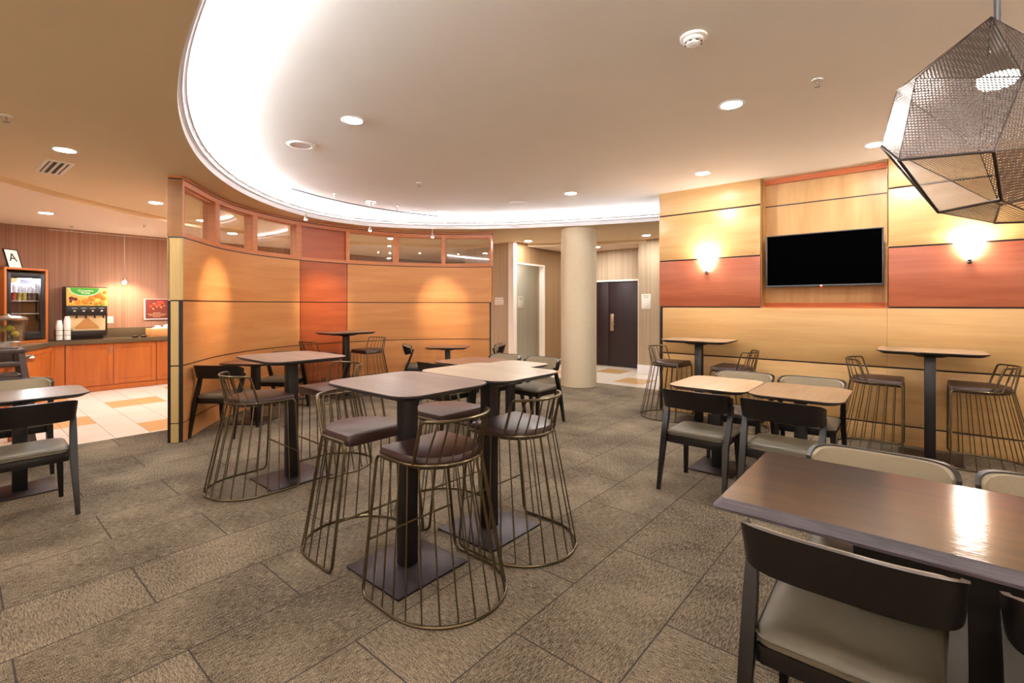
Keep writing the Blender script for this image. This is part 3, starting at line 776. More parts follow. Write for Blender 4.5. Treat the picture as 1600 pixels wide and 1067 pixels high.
# hall signs
def sign(name, lab, loc, rotz, wd, ht, rows):
    t = thing(name, lab, 'sign', loc, rotz)
    b = bm_new(); span(b, -wd/2, wd/2, -0.012, -0.001, -ht/2, ht/2, bev=0.003); obj('plate', b, 'offwhite', t)
    for s, size, z in rows:
        b = text_bm(s, size, 0.0008)
        bmesh.ops.rotate(b, cent=(0, 0, 0), matrix=Matrix.Rotation(PI/2, 3, 'X'), verts=b.verts[:]); bmesh.ops.translate(b, vec=(0, -0.0128, z), verts=b.verts[:])
        obj('lettering', b, 'ink', t)
sign('wall_sign', 'small cream sign with bold heading on the brown wall by the partition end', (-7.2, 8.05, 1.57), 0, 0.26, 0.165, [('BREAKFAST ROOM', 0.029, 0.045), ('COMPLIMENTARY HOT', 0.021, -0.015), ('BUFFET SERVED DAILY', 0.021, -0.05)])
sign('wall_sign', 'tall pale sign on the grey alcove wall behind the hall opening', (-7.9, 9.66, 1.55), PI/2, 0.21, 0.31, [('MEETING', 0.042, 0.115), ('ROOM', 0.042, 0.075)])
sign('wall_sign', 'tall white sign on the striped wall right of the maroon door', (-4.4, 9.62, 1.555), 0, 0.205, 0.32, [('MEETING', 0.036, 0.125), ('ROOM', 0.036, 0.09)])

# faceted mesh pendant lamp
t = thing('pendant_lamp', 'big faceted bronze mesh pendant lamp hanging at upper right', 'pendant lamp', (0.204, 2.24, 0))
cx, cy = 0.204, 2.24
V = {k: (x-cx, y-cy, z) for k, (x, y, z) in dict(V1=(-.051, 2.081, 2.21), V2=(-.001, 1.90, 2.17), B3=(.219, 1.851, 2.09), V3=(-.09, 2.022, 2.016), V4=(-.04, 1.828, 1.914), V5=(.153, 1.755, 1.882), V6=(.187, 1.968, 1.787), V7=(.053, 2.011, 1.773)).items()}
# the visible half is measured; the far half mirrors it about the rod
for k in list(V): x, y, z = V[k]; V[k+'b'] = (-x, -y, z)
V['T'] = (-0.016, -0.02, 2.432)
facets = [('T', 'V1', 'V2'), ('T', 'V2', 'B3'), ('T', 'B3', 'V1b'), ('T', 'V1b', 'V2b'), ('T', 'V2b', 'B3b'), ('T', 'B3b', 'V1'),
    ('V1', 'V3', 'V4', 'V2'), ('V2', 'V4', 'V5', 'B3'), ('B3', 'V5', 'V3b', 'V1b'), ('V1b', 'V3b', 'V4b', 'V2b'), ('V2b', 'V4b', 'V5b', 'B3b'), ('B3b', 'V5b', 'V3', 'V1'),
    ('V5', 'V6', 'V7b', 'V3b'), ('V5b', 'V6b', 'V7', 'V3'), ('V7', 'V6', 'V7b', 'V6b')]
openf = [('V4', 'V7', 'V6', 'V5'), ('V4b', 'V7b', 'V6b', 'V5b'), ('V3', 'V7', 'V4'), ('V3b', 'V7b', 'V4b')]
open_edges = {tuple(sorted((f[i], f[(i+1) % len(f)]))) for f in openf for i in range(len(f))}
for f in facets:
    b = bm_new(); uv = b.loops.layers.uv.verify()
    pts = [Vector(V[k]) for k in f]; vs = [b.verts.new(p) for p in pts]
    nrm = (pts[1]-pts[0]).cross(pts[2]-pts[0]).normalized(); u = (pts[-1]-pts[0]).normalized(); v = nrm.cross(u)
    fs = [b.faces.new(vs)] if len(vs) == 3 else [b.faces.new((vs[0], vs[1], vs[2])), b.faces.new((vs[0], vs[2], vs[3]))]
    for fc in fs:
        for l in fc.loops: l[uv].uv = ((l.vert.co-pts[0]).dot(u), (l.vert.co-pts[0]).dot(v))
    obj('mesh_facet', b, 'perf', t, ang=60)
b = bm_new(); done = set()
for f in facets+openf:
    for i in range(len(f)):
        e = tuple(sorted((f[i], f[(i+1) % len(f)])))
        if e in done: continue
        done.add(e); add_tube(b, [V[e[0]], V[e[1]]], 0.004 if e in open_edges else 0.0016, 6)
obj('frame', b, 'rim', t)
b = bm_new(); add_tube(b, [(0, 0, 2.38), (0, 0, ZT)], 0.0085, 10); obj('rod', b, 'greyplastic', t)
b = bm_new(); add_lathe(b, [(0, ZT), (0.06, ZT), (0.058, ZT-0.02), (0, ZT-0.024)], 24); obj('canopy', b, 'steel', t)
b = bm_new(); add_tube(b, [(0, 0, 2.40), (0, 0, 2.30)], 0.018, 12); add_tube(b, [(0, 0, 2.31), (0, 0, 2.235)], [0.02, 0.055], 16); sk = obj('lamp_holder', b, 'steel', t)
b = bm_new(); add_lathe(b, [(0, 0.0), (0.048, 0.0), (0.052, -0.012), (0.042, -0.028), (0.0, -0.036)], 24, (0, 0, 2.235)); obj('bulb', b, 'lens', sk)
l = bpy.data.lights.new('pendant_glow', 'POINT'); l.energy = 3; l.color = (1.0, 0.94, 0.86); l.shadow_soft_size = 0.06
o = bpy.data.objects.new('pendant_glow', l); COL.objects.link(o); o.location = (cx, cy, 2.16)

# ------------------------------------------------------------------ tables
def make_table(name, w, d, ztop, top, plate=(0.48, 0.48), pole=0.085, rc=0.125, panel=None, th=0.032, flare=False):
    t = thing(name, '', 'table')
    b = bm_new()
    def loop(k, z): 
        s = rrect(w-2*k, d-2*k, max(rc-k, 0.02)); return [(x, y, z) for x, y in s]
    if flare: add_layers(b, [loop(0.02, ztop-th), loop(0.0, ztop-th+0.006), loop(0.0, ztop-th+0.016), loop(0.022, ztop-0.003), loop(0.024, ztop)], mi=1, cap_top=0)
    else: add_layers(b, [loop(0.045, ztop-th), loop(0.0, ztop-0.010), loop(0.0, ztop-0.002), loop(0.002, ztop)], mi=1, cap_top=0)
    obj('tabletop', b, [top, 'walnutedge' if flare else 'edge'], t, ang=28)
    b = bm_new()
    q = 0.16
    add_layers(b, [[(x*0.55, y*0.55, ztop-th-0.03) for x, y in ((q, q), (-q, q), (-q, -q), (q, -q))], [(x, y, ztop-th) for x, y in ((q, q), (-q, q), (-q, -q), (q, -q))]])
    obj('top_bracket', b, 'tabledark', t)
    b = bm_new()
    if panel: span(b, -panel[0]/2, panel[0]/2, -panel[1]/2, panel[1]/2, 0.012, ztop-th-0.03, bev=0.004)
    else: span(b, -pole/2, pole/2, -pole/2, pole/2, 0.012, ztop-th-0.03, bev=0.004)
    obj('pole', b, 'tabledark', t)
    b = bm_new(); span(b, -plate[0]/2, plate[0]/2, -plate[1]/2, plate[1]/2, 0.001, 0.013, bev=0.002); obj('base_plate', b, 'basedark', t)
    return t
def put(t, x, y, r, lab, grp): t.location = (x, y, 0); t.rotation_euler = (0, 0, r); t['label'] = lab; t['group'] = grp; return t
BG = 'counter-height bar tables'; DG = 'low dining tables'
ZB, ZD = 1.045, 0.77
put(make_table('bar_table', 0.78, 0.635, ZB, 'oakgrey'), -2.21, 1.685, 0, 'greyish bar table in the middle of the room, nearer of the joined pair', BG)
put(make_table('bar_table', 0.78, 0.635, ZB, 'oaklight2'), -2.17, 2.325, 0, 'pale-topped bar table joined behind the greyish one in mid room', BG)
put(make_table('bar_table', 0.66, 0.80, ZB, 'oakgreyY', plate=(0.5, 0.44)), -4.10, 1.90, PI/2, 'brown bar table standing alone before the lit left panel of the partition', BG)
put(make_table('bar_table', 0.64, 0.80, ZB, 'oakgreyY'), -7.08, 4.17, 0, 'reddish bar table against the cherry strip of the curved partition', BG)
put(make_table('bar_table', 0.80, 0.64, ZB, 'oakmid'), -2.10, 6.14, 0, 'light oak bar table against the maple wall under the left sconce', BG)
put(make_table('bar_table', 0.80, 0.64, ZB, 'oakmid'), 0.10, 6.14, 0, 'light oak bar table against the maple wall right of the television', BG)
put(make_table('dining_table', 0.64, 0.79, ZD, 'oakgreyY', plate=(0.4, 0.42)), -5.44, 0.36, PI/2*0, 'dark low dining table at the left edge of the photo', DG)
put(make_table('dining_table', 0.655, 0.80, ZD, 'oaklight', plate=(0.38, 0.46)), -1.385, 4.54, 0, 'pale oak low dining table, left one of the joined pair before the maple wall', DG)
put(make_table('dining_table', 0.655, 0.80, ZD, 'oakmid', plate=(0.38, 0.46)), -0.727, 4.54, 0, 'browner oak low dining table, right one of the joined pair before the maple wall', DG)
put(make_table('dining_table', 1.36, 0.77, ZD, 'walnut', plate=(0.62, 0.18), rc=0.025, panel=(0.56, 0.10), th=0.046, flare=True), 0.10, 2.215, 0, 'glossy dark walnut dining table in the near right corner', DG)
put(make_table('dining_table', 0.655, 0.80, ZD, 'oakwarm', plate=(0.38, 0.46)), -4.36, 4.33, 0, 'brown low dining table seen behind the joined bar tables', DG)
put(make_table('dining_table', 0.655, 0.80, ZD, 'oaklight2', plate=(0.38, 0.46)), -3.70, 4.33, 0, 'whitish low dining table behind the joined bar tables, beside two chairs', DG)
put(make_table('dining_table', 0.64, 0.72, ZD, 'oakwarm', plate=(0.4, 0.4)), -6.17, 5.56, math.radians(-50), 'reddish low dining table under the right glow of the partition', DG)
put(make_table('dining_table', 0.64, 0.66, ZD, 'oakwarm', plate=(0.42, 0.42)), -6.44, 2.53, math.radians(38), 'low dining table tucked against the left panel of the partition', DG)

# ------------------------------------------------------------------ wire bar stools
ZR = 0.705
def u_pt(t, hw, yf, ya, yr, z):
    """point on a U from (-hw,yf) back round to (hw,yf); straight to ya, then half ellipse to yr"""
    ls = yf-ya; la = PI/2*(hw+(ya-yr))/1.0; L = 2*ls+la; s = t*L
    if s < ls: return (-hw, yf-s, z)
    if s > L-ls: return (hw, yf-(L-s), z)
    a = (s-ls)/la*PI
    return (-hw*math.cos(a), ya-(ya-yr)*math.sin(a), z)
SEAT = (0.235, 0.20, -0.01, -0.235); BASE = (0.32, 0.20, -0.06, -0.385)
def make_stool():
    t = thing('bar_stool', '', 'stool')
    r = 0.0085
    top = [u_pt(k/28, *SEAT, ZR) for k in range(29)]; bot = [u_pt(k/28, *BASE, r+0.001) for k in range(29)]
    pts = top+bot[::-1]; rads = [0]*len(pts)
    for i in (0, 28, 29, 57): rads[i] = 0.05
    b = bm_new()
    # remove the points crowding the four bends so that they can round off
    keep = [i for i in range(len(pts)) if i not in (1, 27, 30, 56)]
    add_tube(b, fillet([pts[i] for i in keep], [rads[i] for i in keep], True), r, 8, True); obj('frame', b, 'brass', t)
    f = 0.40
    xl = SEAT[0]+(BASE[0]-SEAT[0])*(1-f*0.98); zf = 0.28
    xl = SEAT[0]+(BASE[0]-SEAT[0])*(1-zf/ZR)
    b = bm_new(); add_tube(b, [(-xl, 0.2, zf), (xl, 0.2, zf)], 0.0065, 8); obj('footrest', b, 'brass', t)
    n = 17
    for k in range(n):
        q = 0.055+0.89*k/(n-1)
        b = bm_new(); add_tube(b, [u_pt(q, *SEAT, ZR), u_pt(q, *BASE, 0.01)], 0.0042, 6); obj('rod', b, 'brass', t)
    # back hoop
    BK = (0.255, 0.02, -0.04, -0.275); ZH = 0.925
    qa = 0.25
    arcp = [u_pt(0.20+0.60*k/18, *BK, ZH) for k in range(19)]
    p0, p1 = u_pt(qa, *SEAT, ZR), u_pt(1-qa, *SEAT, ZR)
    path = fillet([p0]+arcp[:1]+arcp[2:-2]+arcp[-1:]+[p1], [0, 0.075]+[0]*15+[0.075, 0], False)
    b = bm_new(); add_tube(b, path, r, 8); obj('back_rail', b, 'brass', t)
    for k in range(8):
        u = (k+1)/9
        b = bm_new(); add_tube(b, [u_pt(qa+(1-2*qa)*u, *SEAT, ZR), u_pt(0.235+0.53*u, *BK, ZH)], 0.0045, 6); obj('back_rod', b, 'brass', t)
    # seat pad
    def dl_(ins, z):
        o = [u_pt(k/24, SEAT[0]-ins, SEAT[1]+0.012-ins*0.5, SEAT[2], SEAT[3]+ins, z) for k in range(25)]
        l = fillet(o, [0.05]+[0]*23+[0.05], True, 4); return [tuple(p) for p in l]
    b = bm_new()
    add_layers(b, [dl_(0.03, ZR-0.028), dl_(0.016, ZR-0.022), dl_(0.012, ZR-0.01), dl_(0.012, ZR+0.02), dl_(0.02, ZR+0.034), dl_(0.05, ZR+0.040)])
    obj('seat', b, 'brownvinyl', t, ang=40)
    return t
SG = 'brass wire bar stools'
st = make_stool(); first = True
for x, y, fx, fy, lab in [
    (-1.945, 1.675, -1, 0, 'nearest wire bar stool, right of the greyish bar table, back to the camera'),
    (-2.64, 1.67, 1, 0, 'wire bar stool on the left side of the greyish mid-room bar table'),
    (-1.945, 2.345, -1, 0, 'wire bar stool right of the pale joined bar table, closest to the open carpet'),
    (-2.62, 2.34, 1, 0, 'wire bar stool behind the joined bar tables, mostly hidden by the table poles'),
    (-4.17, 1.655, 0, 1, 'wire bar stool in front of the lone brown bar table at left'),
    (-4.13, 2.27, 0, -1, 'wire bar stool behind the lone brown bar table at left'),
    (-7.08, 3.70, 0, 1, 'wire bar stool left of the bar table on the cherry strip'),
    (-7.05, 4.58, 0, -1, 'wire bar stool right of the bar table on the cherry strip'),
    (-2.50, 6.19, 1, 0, 'wire bar stool at the free end of the maple wall, beside the hall'),
    (-1.70, 6.19, -1, 0, 'wire bar stool right of the bar table under the left sconce'),
    (-0.30, 6.19, 1, 0, 'wire bar stool left of the bar table right of the television'),
    (0.44, 6.19, -1, 0, 'wire bar stool at the right edge of the photo against the maple wall')]:
    if first: put(st, x, y, face_rot(fx, fy), lab, SG); first = False
    else: dup(st, (x, y, 0), face_rot(fx, fy), lab, SG)

# ------------------------------------------------------------------ dining chairs
def add_leg(b, pts, sizes):
    """square-section tapering leg through points"""
    loops = []
    for (x, y, z), s in zip(pts, sizes): loops.append([(x-s/2, y-s/2, z), (x+s/2, y-s/2, z), (x+s/2, y+s/2, z), (x-s/2, y+s/2, z)])
    add_layers(b, loops)
def back_line(u, o=0.0):
    """plan of the backrest, u in -1..1; o = offset inwards"""
    a = u*math.radians(88)
    s, c = math.sin(a), math.cos(a)
    x = (0.272-o)*math.copysign(abs(s)**0.55, s)
    y = -0.075-(0.195-o)*abs(c)**0.42
    return x, y
def back_sec(u, o0, o1, dz0=0.0, dz1=0.0):
    e = abs(u)**4
    zt = 0.808-0.040*e-dz1; zb_ = 0.655+0.022*e+dz0
    lean = 0.045*(1-0.6*e)         # bottom edge sits forward of the top edge
    def P(o, z):
        x, y = back_line(u, o); k = (zt-z)/(zt-zb_+1e-9)
        return (x*(1-0.03*k), y+lean*k, z)
    return [P(o0, zb_), P(o0, (zb_+zt)/2), P(o0, zt), P(o1, zt), P(o1, (zb_+zt)/2), P(o1, zb_)]
def make_chair(seatmat, backmat):
    t = thing('dining_chair', '', 'chair')
    def sl(ins, z, dome=0.0):
        pts = []
        for x, y in rrect(0.47-2*ins, 0.455-2*ins, 0.05): 
            k = 1-0.05*(0.23-y)/0.455
            pts.append((x*k, y+0.015, z+dome-0.012*(abs(x)/0.23)**2*0-0.018*max(0, (y-0.1)/0.13)**2*(1 if z > 0.44 else 0)))
        return pts
    b = bm_new(); add_layers(b, [sl(0.012, 0.425), sl(0.0, 0.436), sl(0.0, 0.455), sl(0.010, 0.468), sl(0.05, 0.476), sl(0.12, 0.479)]); st_ = obj('seat', b, seatmat, t, ang=45)
    b = bm_new(); add_tube(b, [p for p in sl(-0.001, 0.456)], 0.003, 5, True); obj('piping', b, seatmat, st_)
    b = bm_new()
    for s in (-1, 1): add_box(b, (s*0.2, 0.0, 0.398), (0.024, 0.40, 0.056), Matrix.Rotation(s*0.03, 3, 'Z'), bev=0.003)
    span(b, -0.2, 0.2, 0.185, 0.21, 0.37, 0.426, bev=0.003); span(b, -0.205, 0.205, -0.205, -0.18, 0.37, 0.426, bev=0.003)
    obj('seat_frame', b, 'espresso', t)
    for s in (-1, 1):
        b = bm_new(); add_leg(b, [(s*0.222, 0.232, 0), (s*0.208, 0.205, 0.43)], [0.027, 0.042]); obj('leg', b, 'espresso', t)
        b = bm_new(); add_leg(b, [(s*0.252, -0.285, 0), (s*0.240, -0.205, 0.40), (s*0.246, -0.14, 0.56), (s*0.252, -0.088, 0.70)], [0.027, 0.042, 0.04, 0.03]); obj('leg', b, 'espresso', t)
    n = 30
    b = bm_new(); secs = [back_sec(-1+2*k/n, 0.0, 0.018) for k in range(n+1)]
    add_layers(b, secs); bk = obj('backrest', b, 'espresso', t, ang=50)
    b = bm_new(); secs = [back_sec(-0.97+1.94*k/n, 0.016, 0.030+0.012*(1-abs(-1+2*k/n)**6), 0.010, 0.007) for k in range(n+1)]
    add_layers(b, secs); obj('back_cushion', b, backmat, t, ang=60)
    return t
CG = 'espresso dining chairs'
ch = make_chair('olive', 'taupe'); first = True
chd = [
    (-0.165, 1.83, 0, 1, 'nearest espresso dining chair, its dark curved back at the bottom right corner'),
    (0.43, 1.82, 0, 1, 'espresso chair cut off by the right edge beside the nearest chair'),
    (-0.13, 2.52, 0, -1, 'taupe-backed chair facing the camera across the glossy walnut table, left one'),
    (0.45, 2.52, 0, -1, 'taupe-backed chair across the glossy walnut table at the right edge of the photo'),
    (-1.335, 3.985, 0, 1, 'espresso chair seen from behind at the pale oak table of the joined pair'),
    (-0.735, 3.985, 0, 1, 'espresso chair seen from behind at the browner oak table of the joined pair'),
    (-1.31, 4.97, 0, -1, 'chair facing the camera behind the pale oak table of the joined pair'),
    (-0.74, 4.98, 0, -1, 'chair facing the camera behind the browner oak table of the joined pair'),
    (-4.30, 4.76, 0, -1, 'chair behind the brown low table, left of the chair by the column'),
    (-3.68, 4.78, 0, -1, 'chair with its full leg showing on open carpet in front of the beige column'),
    (-4.34, 3.86, 0, 1, 'chair tucked under the brown low table behind the joined bar tables'),
    (-6.52, 5.20, 0.64, 0.77, 'chair in profile left of the reddish table under the right glow'),
    (-5.70, 6.12, -0.64, -0.77, 'chair in profile right of the reddish table by the partition end'),
    (-6.14, 2.10, -0.616, 0.788, 'espresso chair at the low table by the left partition panel, back to the post'),
    (-6.82, 3.02, 0.616, -0.788, 'chair on the far side of the low table against the left partition panel'),
    (-4.82, 0.335, -1, 0, 'chair with olive seat nearest the camera at the left edge table'),
    (-6.02, 0.36, 1, 0, 'olive-backed chair on the far side of the left edge table')]
for x, y, fx, fy, lab in chd:
    if first: put(ch, x, y, face_rot(fx, fy), lab, CG); first = False
    else: dup(ch, (x, y, 0), face_rot(fx, fy), lab, CG)
# ------------------------------------------------------------------ breakfast counter
XF = -10.75
def cabinet(lab, y0, y1, doors, grp='cherry base cabinets'):
    t = thing('base_cabinet', lab, 'cabinet', (XF, (y0+y1)/2, 0), 0, grp); w_ = y1-y0
    b = bm_new(); span(b, -0.57, -0.02, -w_/2, w_/2, 0.10, 0.82); obj('carcass', b, 'cab', t)
    b = bm_new(); span(b, -0.56, -0.03, -w_/2, w_/2, 0.0, 0.10); span(b, -0.03, 0.0, -w_/2, w_/2, 0.0, 0.085, bev=0.002); obj('plinth', b, 'cab', t)
    for k in range(doors):
        a, c = -w_/2+w_*k/doors+0.004, -w_/2+w_*(k+1)/doors-0.004
        b = bm_new(); z0, z1, r = 0.095, 0.812, 0.075
        span(b, -0.02, 0.004, a, a+r, z0, z1, bev=0.003); span(b, -0.02, 0.004, c-r, c, z0, z1, bev=0.003)
        span(b, -0.02, 0.004, a+r, c-r, z0, z0+r, bev=0.003); span(b, -0.02, 0.004, a+r, c-r, z1-r, z1, bev=0.003)
        d = obj('door', b, 'cab', t)
        b = bm_new(); span(b, -0.02, -0.008, a+r-0.002, c-r+0.002, z0+r-0.002, z1-r+0.002); obj('door_panel', b, 'cab', d)
        hy = c-0.035 if k % 2 == 0 else a+0.035
        b = bm_new(); add_tube(b, [(0.006, hy, 0.64), (0.03, hy-0.006, 0.665), (0.026, hy+0.008, 0.70), (0.03, hy-0.008, 0.735), (0.006, hy, 0.76)], 0.0055, 8); obj('handle', b, 'steel', d)
    return t
cabinet('cherry base cabinet with two doors below the juice dispenser', 1.236, 2.478, 2)
cabinet('cherry base cabinet beside the partition post, partly hidden', 2.482, 3.72, 2)
# corner filler and angled cabinet below the cooler
t = thing('base_cabinet', 'angled cherry base cabinet below the glass-door cooler', 'cabinet', (0, 0, 0), 0, 'cherry base cabinets')
q = [(-11.33, 1.228), (-10.75, 1.228), (-10.75, 1.09), (-9.55, 0.62), (-9.55, 0.2), (-11.33, 0.2)]
def prism(b, pl, z0, z1, ins=0.0):
    add_layers(b, [[(x, y, z0) for x, y in pl], [(x, y, z1) for x, y in pl]])
b = bm_new(); prism(b, q, 0.10, 0.82); obj('carcass', b, 'cab', t)
q2 = [(-11.33, 1.2), (-10.75, 1.228), (-10.75, 1.10), (-9.55, 0.63), (-9.55, 0.22), (-11.33, 0.22)]
b = bm_new(); prism(b, q2, 0.0, 0.10); obj('plinth', b, 'cab', t)
dv = Vector((1.2, -0.47, 0)).normalized(); dn = Vector((0.47, 1.2, 0)).normalized(); p0 = Vector((-10.75, 1.09, 0))
b = bm_new(); R_ = Matrix(((dv.x, dn.x, 0), (dv.y, dn.y, 0), (0, 0, 1)))
def angbox(b, a0, a1, z0, z1, n0, n1): 
    c = p0+dv*((a0+a1)/2)+dn*((n0+n1)/2); add_box(b, (c.x, c.y, (z0+z1)/2), (a1-a0, n1-n0, z1-z0), R_, bev=0.003)
angbox(b, 0.05, 0.125, 0.095, 0.812, 0.0, 0.022); angbox(b, 1.1, 1.175, 0.095, 0.812, 0.0, 0.022); angbox(b, 0.125, 1.1, 0.095, 0.17, 0, 0.022); angbox(b, 0.125, 1.1, 0.737, 0.812, 0, 0.022)
d = obj('door', b, 'cab', t)
b = bm_new(); angbox(b, 0.12, 1.105, 0.165, 0.742, 0, 0.008); obj('door_panel', b, 'cab', d)
# continuous granite worktop
b = bm_new(); pl = [(-11.34, 3.72), (-10.71, 3.72), (-10.71, 1.12), (-9.5, 0.655), (-9.5, 0.2), (-11.34, 0.2)]
add_layers(b, [[(x, y, 0.822) for x, y in pl], [(x, y, 0.885) for x, y in pl], [(x-0.005, y, 0.892) for x, y in pl]])
t = thing('worktop', 'dark speckled granite worktop running over the cherry cabinets', 'worktop', (0, 0, 0))
obj('slab', b, 'granite', t)
b = bm_new(); span(b, -11.348, -11.325, 1.2, 3.72, 0.892, 1.06, bev=0.003); obj('backsplash', b, 'granite', t)
ZW = 0.893
# cooler in its cherry surround
cr = face_rot(0.90, 0.44); cl = (-10.716, 0.667, ZW)
t = thing('cooler_cabinet', 'tall cherry box enclosing the glass-door cooler on the worktop', 'cabinet', cl, cr)
b = bm_new(); W2, HH = 0.275, 1.16
span(b, -W2, -W2+0.03, -0.30, 0.24, 0, HH, bev=0.002); span(b, W2-0.03, W2, -0.30, 0.24, 0, HH, bev=0.002); span(b, -W2, W2, -0.30, 0.24, HH-0.03, HH, bev=0.002)
span(b, -W2+0.03, W2-0.03, -0.30, 0.24, 0.0, 0.04); span(b, -W2+0.03, W2-0.03, -0.31, -0.29, 0, HH-0.03); obj('surround', b, 'cab', t)
t = thing('glass_door_cooler', 'black glass-door countertop cooler lit inside, stocked with small cups', 'refrigerator', cl, cr)
b = bm_new(); w3 = 0.238
span(b, -w3, -w3+0.03, -0.28, 0.20, 0.05, 1.08); span(b, w3-0.03, w3, -0.28, 0.20, 0.05, 1.08); span(b, -w3, w3, -0.28, 0.20, 1.05, 1.09); span(b, -w3, w3, -0.28, 0.20, 0.045, 0.13); obj('body', b, 'black', t)
b = bm_new(); span(b, -w3+0.03, w3-0.03, -0.285, -0.27, 0.13, 1.05); obj('liner', b, 'fridgein', t)
for z in (0.46, 0.66, 0.79):
    b = bm_new(); span(b, -w3+0.03, w3-0.03, -0.27, 0.16, z-0.012, z); obj('shelf', b, 'fridgein', t)
b = bm_new(); span(b, -w3+0.05, w3-0.05, 0.05, 0.15, 1.0, 1.045); obj('lamp', b, 'fled', t)
b = bm_new()
span(b, -w3, -w3+0.06, 0.205, 0.235, 0.06, 1.08, bev=0.004); span(b, w3-0.05, w3, 0.205, 0.235, 0.06, 1.08, bev=0.004); span(b, -w3+0.06, w3-0.05, 0.205, 0.235, 1.0, 1.08, bev=0.004); span(b, -w3+0.06, w3-0.05, 0.205, 0.235, 0.06, 0.17, bev=0.004)
dr = obj('door', b, 'black', t)
b = bm_new(); span(b, -w3+0.06, w3-0.05, 0.215, 0.221, 0.17, 1.0); obj('door_glass', b, 'glass', dr)
b = bm_new(); add_tube(b, [(-w3+0.085, 0.235, 0.35), (-w3+0.085, 0.26, 0.37), (-w3+0.085, 0.26, 0.75), (-w3+0.085, 0.235, 0.77)], 0.009, 8); obj('door_handle', b, 'black', dr)
b = bm_new(); add_lathe(b, [(0, 0), (0.085, 0), (0.085, 0.003), (0, 0.003)], 20, a0=PI, a1=1.5*PI)
bmesh.ops.rotate(b, cent=(0, 0, 0), matrix=Matrix.Rotation(PI/2, 3, 'X'), verts=b.verts[:]); bmesh.ops.translate(b, vec=(w3-0.05, 0.2255, 1.0), verts=b.verts[:])
obj('round_sticker', b, 'tan', dr)
# cups inside, individually
def cup_bm(r, h):
    b = bm_new(); add_lathe(b, [(0, 0), (r*0.82, 0), (r, h*0.9), (r*1.06, h*0.9), (r*1.06, h), (0, h)], 14); return b
Rz = Matrix.Rotation(cr, 3, 'Z')
def in_cooler(x, y, z): v = Rz @ Vector((x, y, z)); return (cl[0]+v.x, cl[1]+v.y, cl[2]+v.z)
base = {}
def small_cup(mat, loc, lab, grp):
    if mat not in base:
        o = obj('yogurt_cup', cup_bm(0.029, 0.062), mat); base[mat] = o
    else:
        o = base[mat].copy(); COL.objects.link(o)
    o.location = loc; tag(o, lab, 'cup', grp)
for lay in range(2):
    for k in range(6):
        small_cup('cup1', in_cooler(-0.165+k*0.064, 0.12, 0.79+0.064*lay), 'white and blue cup in the two-high row on the top cooler shelf', 'white cups on the top cooler shelf')
names = {'cup2': 'red', 'cup3': 'olive', 'cup4': 'navy'}
for lay in range(2):
    for k in range(6):
        m_ = ('cup4', 'cup3', 'cup2')[k//2]
        small_cup(m_, in_cooler(0.155-(5-k)*0.064, 0.12, 0.66+0.064*lay), '%s cup on the second cooler shelf' % names[m_], '%s cups on the second cooler shelf' % names[m_])
# framed letter A on the cooler box
fr = face_rot(0.72, 0.69)
t = thing('framed_certificate', 'small black-framed white card with a big letter A on top of the cooler box', 'framed card', in_cooler(0.0, 0.0, HH+0.002), fr)
tilt = Matrix.Rotation(math.radians(16), 3, 'X')
def tilted(b): bmesh.ops.rotate(b, cent=(0, 0, 0), matrix=tilt, verts=b.verts[:])
b = bm_new(); wf, hf = 0.115, 0.31
span(b, -wf, -wf+0.012, -0.012, 0.006, 0, hf); span(b, wf-0.012, wf, -0.012, 0.006, 0, hf); span(b, -wf+0.012, wf-0.012, -0.012, 0.006, 0, 0.012); span(b, -wf+0.012, wf-0.012, -0.012, 0.006, hf-0.012, hf); tilted(b); obj('frame', b, 'black', t)
b = bm_new(); span(b, -wf+0.011, wf-0.011, -0.008, 0.0, 0.011, hf-0.011); tilted(b); obj('card', b, 'paper', t)
b = text_bm('A', 0.19, 0.001); bmesh.ops.rotate(b, cent=(0, 0, 0), matrix=Matrix.Rotation(PI/2, 3, 'X') , verts=b.verts[:]); bmesh.ops.rotate(b, cent=(0, 0, 0), matrix=Matrix.Rotation(PI, 3, 'Z'), verts=b.verts[:]); bmesh.ops.translate(b, vec=(0, 0.0018, 0.17), verts=b.verts[:]); tilted(b); obj('letter', b, 'ink', t)
b = bm_new(); add_tube(b, [(0, -0.06, 0.22), (0, -0.17, 0.0)], 0.005, 6); obj('easel_leg', b, 'black', t)

